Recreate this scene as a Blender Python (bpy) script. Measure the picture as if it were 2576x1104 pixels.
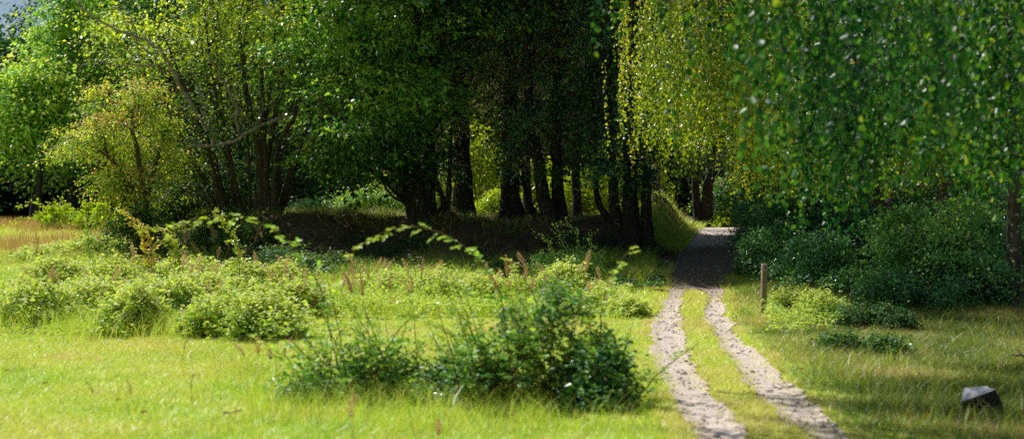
import bpy, math
import numpy as np
from mathutils import Vector

# ------------------------------------------------------------------ basics
for o in list(bpy.data.objects):
    bpy.data.objects.remove(o)
COL = bpy.context.scene.collection
FV, CX, CY, H = 3577.0, 1287.5, 552.0, 1.75      # lens in layout units, picture centre, eye height
def RNG(s): return np.random.default_rng(s)
def nrm(a): return a / np.maximum(np.linalg.norm(a, axis=-1, keepdims=True), 1e-9)
def sstep(t):
    t = np.clip(t, 0, 1); return t * t * (3 - 2 * t)

def vnoise(x, y, seed=0):                        # smooth 2-D value noise, 0..1
    x = np.asarray(x, float); y = np.asarray(y, float)
    xi = np.floor(x).astype(np.int64); yi = np.floor(y).astype(np.int64)
    fx = sstep(x - xi); fy = sstep(y - yi)
    def h(a, b):
        n = (a * 374761393 + b * 668265263 + seed * 974711) & 0x7fffffff
        n = ((n ^ (n >> 13)) * 1274126177) & 0x7fffffff
        return ((n ^ (n >> 16)) & 0xffff) / 65535.0
    return ((h(xi, yi) * (1 - fx) + h(xi + 1, yi) * fx) * (1 - fy) + (h(xi, yi + 1) * (1 - fx) + h(xi + 1, yi + 1) * fx) * fy)
def fbm(x, y, seed=0, o=3):
    s = 0; a = .5; t = 0
    for i in range(o):
        s = s + a * vnoise(np.asarray(x) * 2 ** i, np.asarray(y) * 2 ** i, seed + i * 17); t += a; a *= .5
    return s / t

# ------------------------------------------------------------------ terrain
def base_g(Y):
    t = np.clip((np.asarray(Y, float) - 24) / 27.0, 0, 1)
    return 1.45 * (0.45 * t + 0.55 * sstep(t))
def ray_Y(vy):                                   # distance at which the plain slope is seen at picture row vy
    lo, hi = 3.0, 58.0
    for _ in range(50):
        m = .5 * (lo + hi)
        if H - base_g(m) - (vy - CY) * m / FV > 0: lo = m
        else: hi = m
    return .5 * (lo + hi)
YM = 742
PE = [(572,1766,1860,None,None),(577,1760,1858,None,None),(600,1742,1866,None,None),(640,1706,1866,None,None),(680,1694,1838,None,None),
      (700,1690,1818,None,None),(724,1687,1812,None,None),
      (732,1685,1812,1722,1774),(748,1680,1812,1708,1784),(790,1658,1818,1703,1774),(850,1648,1855,1708,1802),(930,1660,1935,1738,1864),
      (1000,1700,2020,1798,1916),(1050,1738,2078,1830,1976),(1104,1775,2125,1868,2034),(1250,1870,2310,1975,2210),(1700,2170,2850,2290,2740)]
PY, PL, PR, PM0, PM1 = [], [], [], [], []
for vy, l, r, a, b in PE:
    Y = ray_Y(vy); k = Y / FV
    PY.append(Y); PL.append((l - CX) * k); PR.append((r - CX) * k)
    if a is None: a = b = (l + r) / 2
    PM0.append((a - CX) * k); PM1.append((b - CX) * k)
PY, PL, PR, PM0, PM1 = [np.array(v[::-1]) for v in (PY, PL, PR, PM0, PM1)]
YMERGE = ray_Y(728)
def pL(Y): return np.interp(Y, PY, PL) + np.maximum(np.asarray(Y) - PY[-1], 0) * .25
def pR(Y): return np.interp(Y, PY, PR) + np.maximum(np.asarray(Y) - PY[-1], 0) * .25
def path_s(x, y):                                # signed distance into a bare track (>0 inside)
    l, r = pL(y), pR(y); a, b = np.interp(y, PY, PM0), np.interp(y, PY, PM1)
    whole = np.minimum(x - l, r - x)
    two = np.maximum(np.minimum(x - l, a - x), np.minimum(x - b, r - x))
    return np.where(y > YMERGE, whole, two)
def terrain(x, y):
    x = np.asarray(x, float); y = np.asarray(y, float)
    z = base_g(y)
    l = pL(y); r = pR(y)
    win = sstep((x + 9.5) / 2.0) * sstep((l - .15 - x) / 1.25)
    wob = (fbm(x * .55, y * .55, 5) - .5) * 2.6
    z = z + np.maximum(1.70 - base_g(y), .12) * win * sstep((y - 36.3 + wob) / 3.4)
    # mossy mound beside the end of the path
    mx = np.interp(y, PY, PL) - 1.25
    z = z + .72 * np.exp(-((x - mx) / .8) ** 2 - ((y - 47) / 2.0) ** 2)
    # verge rising towards the hedge on the other side
    z = z + .35 * sstep((x - r - .3) / 3.0) * sstep((y - 24) / 8)
    z = z + (fbm(x * .35, y * .35, 9) - .5) * .16 + win * sstep((y - 37) / 2) * (fbm(x * .55, y * .7, 6) - .5) * .75 + (fbm(x * 1.7, y * 1.7, 11, 2) - .5) * .05
    z = z - .025 * sstep(path_s(x, y) / .12 + .5)
    return z
def tz(x, y): return float(terrain(np.array([x]), np.array([y]))[0])
def X(vx, Y): return (vx - CX) * Y / FV
def Z(vy, Y): return H - (vy - CY) * Y / FV
def on(vx, Y):
    x = X(vx, Y); return np.array([x, Y, tz(x, Y)])
def hit(vx, vy):                                 # the ground point seen at a picture position
    Ys = np.arange(6, 90, .05); xs = (vx - CX) * Ys / FV
    d = Z(vy, Ys) - terrain(xs, Ys)
    i = int(np.argmax(d < 0)); return np.array([xs[i], Ys[i], terrain(xs[i:i + 1], Ys[i:i + 1])[0]])

# ------------------------------------------------------------------ mesh building
class MB:
    def __init__(s): s.V, s.F, s.T, s.n = [], [], [], 0
    def add(s, V, F, t=None):
        V = np.asarray(V, float).reshape(-1, 3); F = np.asarray(F, np.int64).reshape(-1, 3)
        s.V.append(V); s.F.append(F + s.n)
        s.T.append(np.full(len(V), .5) if t is None else np.broadcast_to(np.asarray(t, float), (len(V),)))
        s.n += len(V)
    def mesh(s, name, mat, org=(0, 0, 0), smooth=False):
        V = np.concatenate(s.V) - np.asarray(org); F = np.concatenate(s.F); T = np.concatenate(s.T)
        me = bpy.data.meshes.new(name)
        me.vertices.add(len(V)); me.vertices.foreach_set('co', V.astype(np.float32).ravel())
        me.loops.add(F.size); me.loops.foreach_set('vertex_index', F.astype(np.int32).ravel())
        me.polygons.add(len(F)); me.polygons.foreach_set('loop_start', np.arange(0, F.size, 3, dtype=np.int32))
        at = me.attributes.new('tint', 'FLOAT', 'POINT'); at.data.foreach_set('value', T.astype(np.float32))
        if smooth: me.polygons.foreach_set('use_smooth', np.ones(len(F), dtype=bool))
        me.materials.append(mat); me.update(calc_edges=True)
        return me
    def build(s, name, mat, parent=None, org=(0, 0, 0), smooth=False):
        o = bpy.data.objects.new(name, s.mesh(name, mat, org, smooth)); COL.objects.link(o)
        if parent is not None: o.parent = parent
        else: o.location = org
        return o

def tag(o, label, cat, group=None, kind=None):
    if label: o['label'] = label
    if cat: o['category'] = cat
    if group: o['group'] = group
    if kind: o['kind'] = kind
    return o
def thing(name, label, cat, loc, group=None):
    o = bpy.data.objects.new(name, None); COL.objects.link(o); o.location = tuple(loc); o.empty_display_size = .2
    return tag(o, label, cat, group)
def copy_tree(o, parent=None):
    c = o.copy(); COL.objects.link(c)
    if parent is not None: c.parent = parent
    for ch in list(o.children): copy_tree(ch, c)
    return c

def smooth_line(P, n):
    P = np.asarray(P, float); t = np.concatenate([[0], np.cumsum(np.linalg.norm(np.diff(P, axis=0), axis=1))]); t /= t[-1]
    u = np.linspace(0, 1, n)
    m = np.gradient(P, t, axis=0) if len(P) > 2 else np.repeat((P[1:] - P[:1]), 2, 0)
    i = np.clip(np.searchsorted(t, u, side='right') - 1, 0, len(P) - 2); h = (t[i + 1] - t[i]); s = ((u - t[i]) / h)[:, None]; h = h[:, None]
    return ((2*s**3-3*s**2+1)*P[i] + (s**3-2*s**2+s)*h*m[i] + (-2*s**3+3*s**2)*P[i+1] + (s**3-s**2)*h*m[i+1])
def tube(mb, P, r, sides=6, tint=.5, rough=0, seed=0):
    P = np.asarray(P, float); n = len(P); r = np.broadcast_to(np.asarray(r, float), (n,))
    T = nrm(np.gradient(P, axis=0)); ref = np.array([.31, .95, .05]) if abs(T[0][2]) > .6 else np.array([.02, .1, 1.0])
    A = nrm(np.cross(T, ref)); B = np.cross(T, A)
    a = np.linspace(0, 2 * math.pi, sides, endpoint=False)
    rr = r[:, None] * np.ones(sides)[None]
    if rough:
        g = RNG(seed); ph = g.uniform(0, 6.28, 4)
        L = np.arange(n)[:, None]
        rr = rr * (1 + rough * (.5 * np.sin(3 * a + ph[0] + L * .10) + .35 * np.sin(5 * a + ph[1] - L * .13) + .3 * g.normal(0, 1, (n, sides))))
    V = P[:, None] + rr[..., None] * (A[:, None] * np.cos(a)[None, :, None] + B[:, None] * np.sin(a)[None, :, None])
    V = np.concatenate([V.reshape(-1, 3), P[-1:]])
    i = np.arange(n - 1)[:, None] * sides; j = np.arange(sides)[None]; j2 = (j + 1) % sides
    a0, a1, b0, b1 = i + j, i + j2, i + sides + j, i + sides + j2
    F = np.concatenate([np.stack([a0, a1, b1], -1).reshape(-1, 3), np.stack([a0, b1, b0], -1).reshape(-1, 3)])
    e = (n - 1) * sides
    F = np.concatenate([F, np.stack([e + np.arange(sides), e + (np.arange(sides) + 1) % sides, np.full(sides, n * sides)], -1)])
    mb.add(V, F, tint)

def leaves(mb, P, D, N, L, W, t, big=False):
    """one folded leaf per row: base P, direction D, face normal N, length L, width W"""
    P = np.asarray(P); n = len(P)
    D = nrm(D); S = nrm(np.cross(D, N)); N = np.cross(S, D)
    L = np.broadcast_to(np.asarray(L, float), (n,))[:, None]; W = np.broadcast_to(np.asarray(W, float), (n,))[:, None]
    t = np.broadcast_to(np.asarray(t, float), (n,))
    if big:
        V = np.stack([P, P + D*L*.3 + S*W*.48 + N*W*.16, P + D*L*.68 + S*W*.38 + N*W*.10, P + D*L - N*L*.10, P + D*L*.68 - S*W*.38 + N*W*.10, P + D*L*.3 - S*W*.48 + N*W*.16], 1)
        f = np.array([[0,1,2],[0,2,3],[0,3,4],[0,4,5]]); k = 6
    else:
        V = np.stack([P, P + D*L*.45 + S*W*.5 + N*W*.14, P + D*L - N*L*.08, P + D*L*.45 - S*W*.5 + N*W*.14], 1)
        f = np.array([[0,1,2],[0,2,3]]); k = 4
    F = (np.arange(n)[:, None, None] * k + f[None]).reshape(-1, 3)
    mb.add(V.reshape(-1, 3), F, np.repeat(t, k))

def sprays(mb, g, C, D, size, nper, L, ratio=.6, flat=.12, wide=.5, droop=.25, tilt=.5, tint=.5, tvar=.17, big=False, lsc=1.45, nsc=.52):
    """flat leafy sprays centred on C, pointing along D"""
    L = L * lsc; nper = max(6, int(nper * nsc)); n = len(C); m = n * nper
    D = nrm(D); up = np.array([0, 0, 1.0])
    S = nrm(np.cross(D, up + g.normal(0, .25, (n, 3)))); U = np.cross(S, D)
    size = np.broadcast_to(np.asarray(size, float), (n,))
    idx = np.repeat(np.arange(n), nper)
    u = g.uniform(-1, 1, m); v = g.normal(0, wide, m) * (1 - .55 * np.abs(u)); w = g.normal(0, flat, m)
    s = size[idx][:, None]
    P = C[idx] + s * (D[idx] * u[:, None] + S[idx] * v[:, None] + U[idx] * w[:, None])
    P[:, 2] -= (droop * size[idx] * (u + 1) ** 2 * .35 + droop * size[idx] * v ** 2)
    ld = D[idx] * .6 + S[idx] * (np.sign(v) * .8)[:, None] + g.normal(0, .4, (m, 3)); ld[:, 2] -= .35
    N = U[idx] + g.normal(0, tilt, (m, 3))
    T = np.broadcast_to(np.asarray(tint, float), (n,))[idx] + np.repeat(g.normal(0, tvar * .9, n), nper) + g.normal(0, tvar, m)
    ll = L * g.uniform(.65, 1.25, m)
    leaves(mb, P, ld, N, ll, ll * ratio, T, big)

def ell_points(g, e, n, shell=.35):
    """cluster centres inside an ellipsoid (cx,cy,cz,rx,ry,rz), denser to the outside"""
    d = nrm(g.normal(0, 1, (n, 3))); r = (shell + (1 - shell) * g.uniform(0, 1, n) ** .6)
    return np.array(e[:3]) + d * r[:, None] * np.array(e[3:6])

# ------------------------------------------------------------------ materials
def new_mat(name):
    m = bpy.data.materials.new(name); m.use_nodes = True; nt = m.node_tree; nt.nodes.clear()
    out = nt.nodes.new('ShaderNodeOutputMaterial'); return m, nt, out
def ramp(nt, fac, stops):
    r = nt.nodes.new('ShaderNodeValToRGB'); e = r.color_ramp.elements
    while len(e) < len(stops): e.new(.5)
    for k, (p, c) in enumerate(stops): e[k].position = p; e[k].color = (*c, 1)
    nt.links.new(fac, r.inputs[0]); return r.outputs[0]
def mixc(nt, a, b, fac, mode='MIX'):
    m = nt.nodes.new('ShaderNodeMix'); m.data_type = 'RGBA'; m.blend_type = mode
    for s, v in ((m.inputs[0], fac), (m.inputs[6], a), (m.inputs[7], b)):
        if hasattr(v, 'links'): nt.links.new(v, s)
        else: s.default_value = v if not isinstance(v, tuple) else (*v, 1)
    return m.outputs[2]
def noise(nt, scale, detail=4, rough=.6, coord='Object', stretch=None):
    tc = nt.nodes.new('ShaderNodeTexCoord'); n = nt.nodes.new('ShaderNodeTexNoise')
    n.inputs['Scale'].default_value = scale; n.inputs['Detail'].default_value = detail; n.inputs['Roughness'].default_value = rough
    src = tc.outputs[coord]
    if stretch:
        mp = nt.nodes.new('ShaderNodeMapping'); mp.inputs['Scale'].default_value = stretch; nt.links.new(src, mp.inputs[0]); src = mp.outputs[0]
    nt.links.new(src, n.inputs['Vector']); return n.outputs['Fac']
def leaf_mat(name, stops, trans=.45, tcol=(1.25, 1.3, .45), gloss=.22, rough=.45, k=1.0):
    stops = [(p, tuple(min(v * k, .8) for v in c)) for p, c in stops]
    m, nt, out = new_mat(name); L = nt.links
    at = nt.nodes.new('ShaderNodeAttribute'); at.attribute_name = 'tint'
    c = ramp(nt, at.outputs['Fac'], stops)
    tc = mixc(nt, c, tcol, 1.0, 'MULTIPLY')
    d = nt.nodes.new('ShaderNodeBsdfDiffuse'); L.new(c, d.inputs[0])
    t = nt.nodes.new('ShaderNodeBsdfTranslucent'); L.new(tc, t.inputs[0])
    a = nt.nodes.new('ShaderNodeMixShader'); a.inputs[0].default_value = trans; L.new(d.outputs[0], a.inputs[1]); L.new(t.outputs[0], a.inputs[2])
    gl = nt.nodes.new('ShaderNodeBsdfGlossy'); gl.inputs['Roughness'].default_value = rough; gl.inputs[0].default_value = (1, 1, 1, 1)
    fr = nt.nodes.new('ShaderNodeFresnel'); fr.inputs[0].default_value = 1.4
    mu = nt.nodes.new('ShaderNodeMath'); mu.operation = 'MULTIPLY'; L.new(fr.outputs[0], mu.inputs[0]); mu.inputs[1].default_value = gloss
    b = nt.nodes.new('ShaderNodeMixShader'); L.new(mu.outputs[0], b.inputs[0]); L.new(a.outputs[0], b.inputs[1]); L.new(gl.outputs[0], b.inputs[2])
    L.new(b.outputs[0], out.inputs[0]); return m
def solid_mat(name, build, rough=.9, bump=.4, bscale=30, bdist=.02, stretch=None):
    m, nt, out = new_mat(name); p = nt.nodes.new('ShaderNodeBsdfPrincipled'); p.inputs['Roughness'].default_value = rough
    p.inputs['Specular IOR Level'].default_value = .25
    nt.links.new(build(nt), p.inputs['Base Color'])
    if bump:
        b = nt.nodes.new('ShaderNodeBump'); b.inputs['Strength'].default_value = bump; b.inputs['Distance'].default_value = bdist
        nt.links.new(noise(nt, bscale, 5, .65, stretch=stretch), b.inputs['Height']); nt.links.new(b.outputs[0], p.inputs['Normal'])
    nt.links.new(p.outputs[0], out.inputs[0]); return m

M = {}
def G(*s): return list(s)
M['broad'] = leaf_mat('broadleaf', [(0, (.012, .05, .014)), (.35, (.05, .18, .03)), (.7, (.20, .44, .05)), (1, (.48, .62, .07))], gloss=.5)
M['broad_bright'] = leaf_mat('sunny_broadleaf', [(0, (.02, .11, .02)), (.38, (.15, .42, .06)), (.66, (.46, .76, .09)), (1, (.75, .80, .12))], trans=.62, tcol=(1.35, 1.3, .5), gloss=.6)  # lit copy of the broadleaf, sunlight put into its colours
M['broad_shade'] = leaf_mat('shady_broadleaf', [(0, (.008, .045, .022)), (.4, (.05, .20, .08)), (.7, (.18, .46, .11)), (1, (.50, .70, .10))], trans=.5, gloss=1.0, rough=.42)  # shaded copy of the broadleaf, darker bluer colours stand in for shade
M['hedge'] = leaf_mat('hedge_leaf', [(0, (.015, .09, .045)), (.45, (.10, .36, .16)), (.8, (.34, .68, .22)), (1, (.62, .80, .14))], gloss=.7, rough=.42)
M['hedge_shade'] = leaf_mat('shaded_hedge_leaf', [(0, (.006, .028, .012)), (.5, (.02, .08, .025)), (1, (.08, .19, .03))], gloss=.25, rough=.42)  # near-black colours stand in for the shade deep in the hedge
M['yellow_green'] = leaf_mat('sunlit_understorey_leaf', [(0, (.10, .20, .015)), (.5, (.38, .52, .035)), (1, (.62, .64, .05))], trans=.6, tcol=(1.5, 1.5, .4))  # yellow-green colours carry the look of sun shining through leaves
M['far'] = leaf_mat('far_leaf', [(0, (.012, .05, .03)), (.5, (.03, .11, .05)), (1, (.12, .25, .06))], gloss=.15)  # dark colours put shade into the far wood
M['hazel'] = leaf_mat('hazel_leaf', [(0, (.02, .07, .014)), (.32, (.12, .30, .035)), (.55, (.56, .74, .06)), (1, (.80, .80, .14))], trans=.68, tcol=(1.4, 1.35, .5), gloss=.5)
M['far_bright'] = leaf_mat('far_sunny_leaf', [(0, (.03, .15, .05)), (.35, (.18, .48, .09)), (.62, (.54, .80, .13)), (1, (.80, .82, .2))], trans=.66, tcol=(1.35, 1.3, .6), gloss=.4)  # lit copy of the far leaf, brightened in colour as if sunlit

M['hawthorn'] = leaf_mat('hawthorn_leaf', [(0, (.05, .16, .02)), (.36, (.26, .48, .05)), (.6, (.68, .76, .10)), (.82, (.80, .62, .26)), (1, (.80, .44, .30))], trans=.66, tcol=(1.35, 1.3, .6), gloss=.3)
M['birch'] = leaf_mat('birch_leaf', [(0, (.006, .045, .032)), (.4, (.03, .15, .05)), (.72, (.18, .40, .055)), (.95, (.58, .66, .07)), (1, (.7, .55, .06))], trans=.42, gloss=.09, rough=.5)
M['birch_sun'] = leaf_mat('birch_leaf_sunny', [(0, (.04, .12, .02)), (.42, (.24, .36, .035)), (.72, (.66, .70, .06)), (.95, (.80, .68, .08)), (1, (.75, .45, .05))], trans=.58, gloss=.2, rough=.48)  # lit copy of the birch leaf, sun glow put into the colours
M['rose'] = leaf_mat('rose_leaf', [(0, (.015, .08, .045)), (.42, (.08, .27, .12)), (.7, (.36, .64, .09)), (1, (.72, .85, .10))], trans=.55, gloss=.6, rough=.42)
M['bramble'] = leaf_mat('bramble_leaf', [(0, (.06, .17, .03)), (.3, (.30, .54, .07)), (.6, (.70, .84, .20)), (1, (.82, .84, .42))], trans=.5, gloss=.35, rough=.5)
M['bramble_shade'] = leaf_mat('shaded_bramble_leaf', [(0, (.015, .07, .025)), (.5, (.045, .17, .055)), (.85, (.13, .30, .05)), (1, (.34, .40, .05))], gloss=.4)  # shaded copy of the bramble leaf, shade put into the colours
M['orange_sap'] = leaf_mat('orange_tipped_leaf', [(0, (.2, .34, .04)), (.5, (.55, .62, .07)), (.8, (.78, .56, .10)), (1, (.75, .36, .10))], trans=.55, gloss=.6)
M['grass'] = leaf_mat('grass_blade', [(0, (.26, .50, .03)), (.35, (.56, .80, .07)), (.60, (.80, .86, .15)), (.8, (.80, .70, .28)), (1, (.68, .50, .28))], trans=.45, tcol=(1.1, 1.1, .8), gloss=.12, rough=.5)
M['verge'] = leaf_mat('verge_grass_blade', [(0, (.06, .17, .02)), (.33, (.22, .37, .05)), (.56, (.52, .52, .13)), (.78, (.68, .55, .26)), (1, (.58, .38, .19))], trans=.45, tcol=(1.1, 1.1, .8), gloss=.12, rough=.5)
M['dry'] = leaf_mat('dry_grass', [(0, (.40, .36, .11)), (.5, (.60, .40, .19)), (1, (.60, .30, .18))], trans=.5, tcol=(1.1, 1, .8), gloss=.1)
M['plume'] = leaf_mat('seed_head', [(0, (.48, .30, .15)), (.5, (.72, .50, .28)), (1, (.82, .66, .44))], trans=.5, tcol=(1.1, 1, .85), gloss=.1)
M['dock'] = leaf_mat('dock_seed', [(0, (.12, .035, .018)), (1, (.34, .11, .05))], trans=.3, tcol=(1.1, 1, .8), gloss=.1)
M['straw_stem'] = solid_mat('straw_stem', lambda nt: ramp(nt, noise(nt, 12), [(0, (.16, .15, .05)), (1, (.34, .25, .10))]), bump=0)
M['yellow_leaf'] = leaf_mat('yellow_fallen_leaf', [(0, (.6, .36, .02)), (1, (.75, .5, .03))], trans=.3, tcol=(1, 1, 1), gloss=.4)
M['petal'] = leaf_mat('pale_petal', [(0, (.6, .5, .55)), (1, (.8, .75, .75))], trans=.4, tcol=(1, 1, 1), gloss=.2)
M['litter'] = leaf_mat('leaf_litter', [(0, (.03, .02, .012)), (.5, (.09, .055, .03)), (.9, (.2, .11, .05)), (1, (.4, .26, .05))], trans=.2, tcol=(1, 1, .9), gloss=.3)
def bark(name, dark, light, lichen, lo=.60, hi=.68, sc=9):
    def f(nt):
        c = ramp(nt, noise(nt, sc, 6, .65, stretch=(1, 1, .22)), [(.3, dark), (.7, light)])
        return mixc(nt, c, lichen, ramp(nt, noise(nt, 13, 3, .5), [(lo, (0, 0, 0)), (hi, (1, 1, 1))]))
    return solid_mat(name, f, bump=.9, bscale=22, bdist=.03, stretch=(1, 1, .25))
M['bark'] = bark('dark_bark', (.018, .014, .012), (.07, .055, .045), (.17, .18, .15))
M['bark_mid'] = bark('brown_bark', (.04, .028, .02), (.14, .10, .075), (.2, .22, .15))
M['bark_pale'] = bark('pale_bark', (.12, .09, .06), (.30, .23, .16), (.30, .34, .20), .5, .6)
M['bark_far'] = bark('far_bark', (.02, .02, .02), (.06, .06, .06), (.1, .11, .11))
def birch_bark(nt):
    c = ramp(nt, noise(nt, 5, 5, .7, stretch=(1, 1, .45)), [(.46, (.03, .025, .022)), (.55, (.12, .09, .075)), (.60, (.55, .51, .49)), (.8, (.68, .65, .63))])
    return mixc(nt, c, (.04, .03, .025), ramp(nt, noise(nt, 3, 5, .7, stretch=(1, 1, 5)), [(.5, (0, 0, 0)), (.62, (1, 1, 1))]))
M['bark_rough'] = bark('old_birch_bark', (.03, .025, .022), (.15, .125, .105), (.42, .40, .38), .62, .66, 7)
M['birch_bark'] = solid_mat('birch_bark', birch_bark, bump=.8, bscale=18, bdist=.03)
M['twig'] = solid_mat('twig', lambda nt: ramp(nt, noise(nt, 10), [(0, (.05, .035, .025)), (1, (.13, .085, .06))]), bump=0)
M['red_twig'] = solid_mat('reddish_cane', lambda nt: ramp(nt, noise(nt, 6), [(.3, (.10, .12, .04)), (.7, (.24, .10, .05))]), bump=0)
M['pale_twig'] = solid_mat('weathered_branch', lambda nt: ramp(nt, noise(nt, 9), [(.3, (.20, .16, .12)), (.7, (.42, .36, .30))]), bump=.4)
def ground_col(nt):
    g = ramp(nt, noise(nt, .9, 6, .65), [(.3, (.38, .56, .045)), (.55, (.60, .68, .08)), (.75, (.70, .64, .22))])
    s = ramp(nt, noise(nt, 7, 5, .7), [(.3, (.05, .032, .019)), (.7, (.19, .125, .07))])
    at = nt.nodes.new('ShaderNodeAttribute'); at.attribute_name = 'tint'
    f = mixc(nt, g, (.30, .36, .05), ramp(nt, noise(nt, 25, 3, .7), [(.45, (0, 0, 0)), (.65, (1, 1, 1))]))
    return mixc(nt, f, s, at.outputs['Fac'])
M['ground'] = solid_mat('meadow_ground', ground_col, rough=1, bump=.8, bscale=40, bdist=.03)
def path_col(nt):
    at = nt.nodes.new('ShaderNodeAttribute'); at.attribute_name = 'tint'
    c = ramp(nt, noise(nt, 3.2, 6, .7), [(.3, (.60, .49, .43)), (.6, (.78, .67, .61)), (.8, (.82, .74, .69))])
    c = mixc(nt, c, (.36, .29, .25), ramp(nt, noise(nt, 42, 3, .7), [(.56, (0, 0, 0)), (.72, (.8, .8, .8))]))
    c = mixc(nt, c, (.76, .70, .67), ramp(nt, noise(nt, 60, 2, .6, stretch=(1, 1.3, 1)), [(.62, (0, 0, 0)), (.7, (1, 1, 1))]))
    return mixc(nt, c, mixc(nt, c, (.34, .27, .23), 1.0, 'MULTIPLY'), at.outputs['Fac'])  # tint paints tree shade onto the dirt colour
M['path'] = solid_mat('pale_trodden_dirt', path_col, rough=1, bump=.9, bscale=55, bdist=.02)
M['pebble'] = solid_mat('pebble', lambda nt: ramp(nt, noise(nt, 4), [(.35, (.20, .17, .15)), (.65, (.5, .46, .43))]), bump=0)
M['post'] = solid_mat('weathered_post_wood', lambda nt: ramp(nt, noise(nt, 14, 6, .6, stretch=(1, 1, .06)), [(.3, (.19, .145, .085)), (.7, (.34, .27, .17))]), bump=.5, bscale=40, bdist=.006, stretch=(1, 1, .05))
def flat(name, c, r=.6): return solid_mat(name, lambda nt: ramp(nt, noise(nt, 20, 2), [(.3, tuple(v * .88 for v in c)), (.7, c)]), rough=r, bump=0)
M['cap'] = flat('post_top_wood', (.55, .42, .40))
M['white'] = flat('badge_white', (.62, .56, .66)); M['purple'] = flat('badge_purple', (.26, .025, .30)); M['violet'] = flat('badge_violet', (.38, .13, .46))
def stone_col(nt):
    c = ramp(nt, noise(nt, 6, 6, .7), [(.3, (.45, .45, .48)), (.55, (.66, .66, .69)), (.8, (.78, .77, .78))])
    return mixc(nt, c, (.22, .22, .23), ramp(nt, noise(nt, 11, 4, .6), [(.60, (0, 0, 0)), (.68, (1, 1, 1))]))
M['stone'] = solid_mat('lit_grey_stone', stone_col, bump=.7, bscale=25, bdist=.02)  # pale colours put sunlight on the top of the stone
M['stone_shade'] = solid_mat('shaded_stone', lambda nt: ramp(nt, noise(nt, 7, 5, .6), [(.3, (.02, .018, .016)), (.7, (.075, .065, .055))]), bump=.7, bscale=25, bdist=.02)  # dark colours stand in for shade on the stone's sides

# ------------------------------------------------------------------ ground and path
def spaced(segs): return np.concatenate([np.arange(a, b, s) for a, b, s in segs] + [[segs[-1][1]]])
xs = spaced([(-400, -60, 40), (-60, -20, 2), (-20, -11, .5), (-11, 12, .14), (12, 20, .5), (20, 60, 2), (60, 400, 40)])
ys = spaced([(-30, 8, 2), (8, 34, .2), (34, 54, .14), (54, 70, .8), (70, 130, 5), (130, 600, 60)])
GX, GY = np.meshgrid(xs, ys); GZ = terrain(GX, GY)
V = np.stack([GX, GY, GZ], -1).reshape(-1, 3); nx = len(xs)
i = (np.arange(len(ys) - 1)[:, None] * nx + np.arange(nx - 1)[None]).ravel()
F = np.concatenate([np.stack([i, i + 1, i + nx + 1], -1), np.stack([i, i + nx + 1, i + nx], -1)])
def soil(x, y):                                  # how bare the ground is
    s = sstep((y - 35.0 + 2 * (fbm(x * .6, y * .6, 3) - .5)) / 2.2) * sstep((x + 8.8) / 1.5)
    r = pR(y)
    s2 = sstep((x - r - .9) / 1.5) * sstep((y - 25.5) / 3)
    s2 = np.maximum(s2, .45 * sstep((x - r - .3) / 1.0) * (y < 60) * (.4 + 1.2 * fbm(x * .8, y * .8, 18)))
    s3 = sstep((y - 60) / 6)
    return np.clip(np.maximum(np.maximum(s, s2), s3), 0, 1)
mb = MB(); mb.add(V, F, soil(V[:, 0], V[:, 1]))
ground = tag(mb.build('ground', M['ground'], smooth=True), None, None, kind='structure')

step = .045
px = np.arange(-1.5, 12, step); py = np.arange(7.0, 58, .07)
QX, QY = np.meshgrid(px, py)
mask = path_s(QX, QY) + 0.26 * (fbm(QX * 1.6, QY * .9, 21, 3) - .5) + .06
QZ = terrain(QX, QY) + .012
keep = (mask[:-1, :-1] > 0) & (mask[1:, 1:] > 0) & (mask[1:, :-1] > 0) & (mask[:-1, 1:] > 0)
iy, ix = np.nonzero(keep); npx = len(px); a = iy * npx + ix
F = np.concatenate([np.stack([a, a + 1, a + npx + 1], -1), np.stack([a, a + npx + 1, a + npx], -1)])
used, inv = np.unique(F, return_inverse=True)
PV = np.stack([QX, QY, QZ], -1).reshape(-1, 3)[used]
mb = MB(); mb.add(PV, inv.reshape(F.shape), sstep((PV[:, 1] - 27.5) / 5) * (1 - .95 * sstep((PV[:, 1] - 39.5) / 3)))  # stretch under the trees painted darker as shade, sunlit far end left pale
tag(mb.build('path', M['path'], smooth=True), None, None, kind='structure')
# pebbles on the tracks
g = RNG(4); n = 4200
y = g.uniform(9.5, 48, n); x = pL(y) + g.uniform(0, 1, n) * (pR(y) - pL(y)); ok = path_s(x, y) > -.05; x, y = x[ok], y[ok]
z = terrain(x, y) + .012; s = g.gamma(1.5, .007, len(x)) + .004
O = np.array([[1,0,0],[0,1,0],[-1,0,0],[0,-1,0],[0,0,.7],[0,0,-.7]], float); OF = np.array([[0,1,4],[1,2,4],[2,3,4],[3,0,4],[1,0,5],[2,1,5],[3,2,5],[0,3,5]])
Vp = np.stack([x, y, z], -1)[:, None] + O[None] * (s[:, None, None] * g.uniform(.6, 1.3, (len(x), 6, 1)))
mb = MB(); mb.add(Vp.reshape(-1, 3), (np.arange(len(x))[:, None, None] * 6 + OF[None]).reshape(-1, 3))
tag(mb.build('path_gravel', M['pebble']), 'small pebbles scattered over the pale dirt tracks', 'gravel', kind='stuff')

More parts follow.
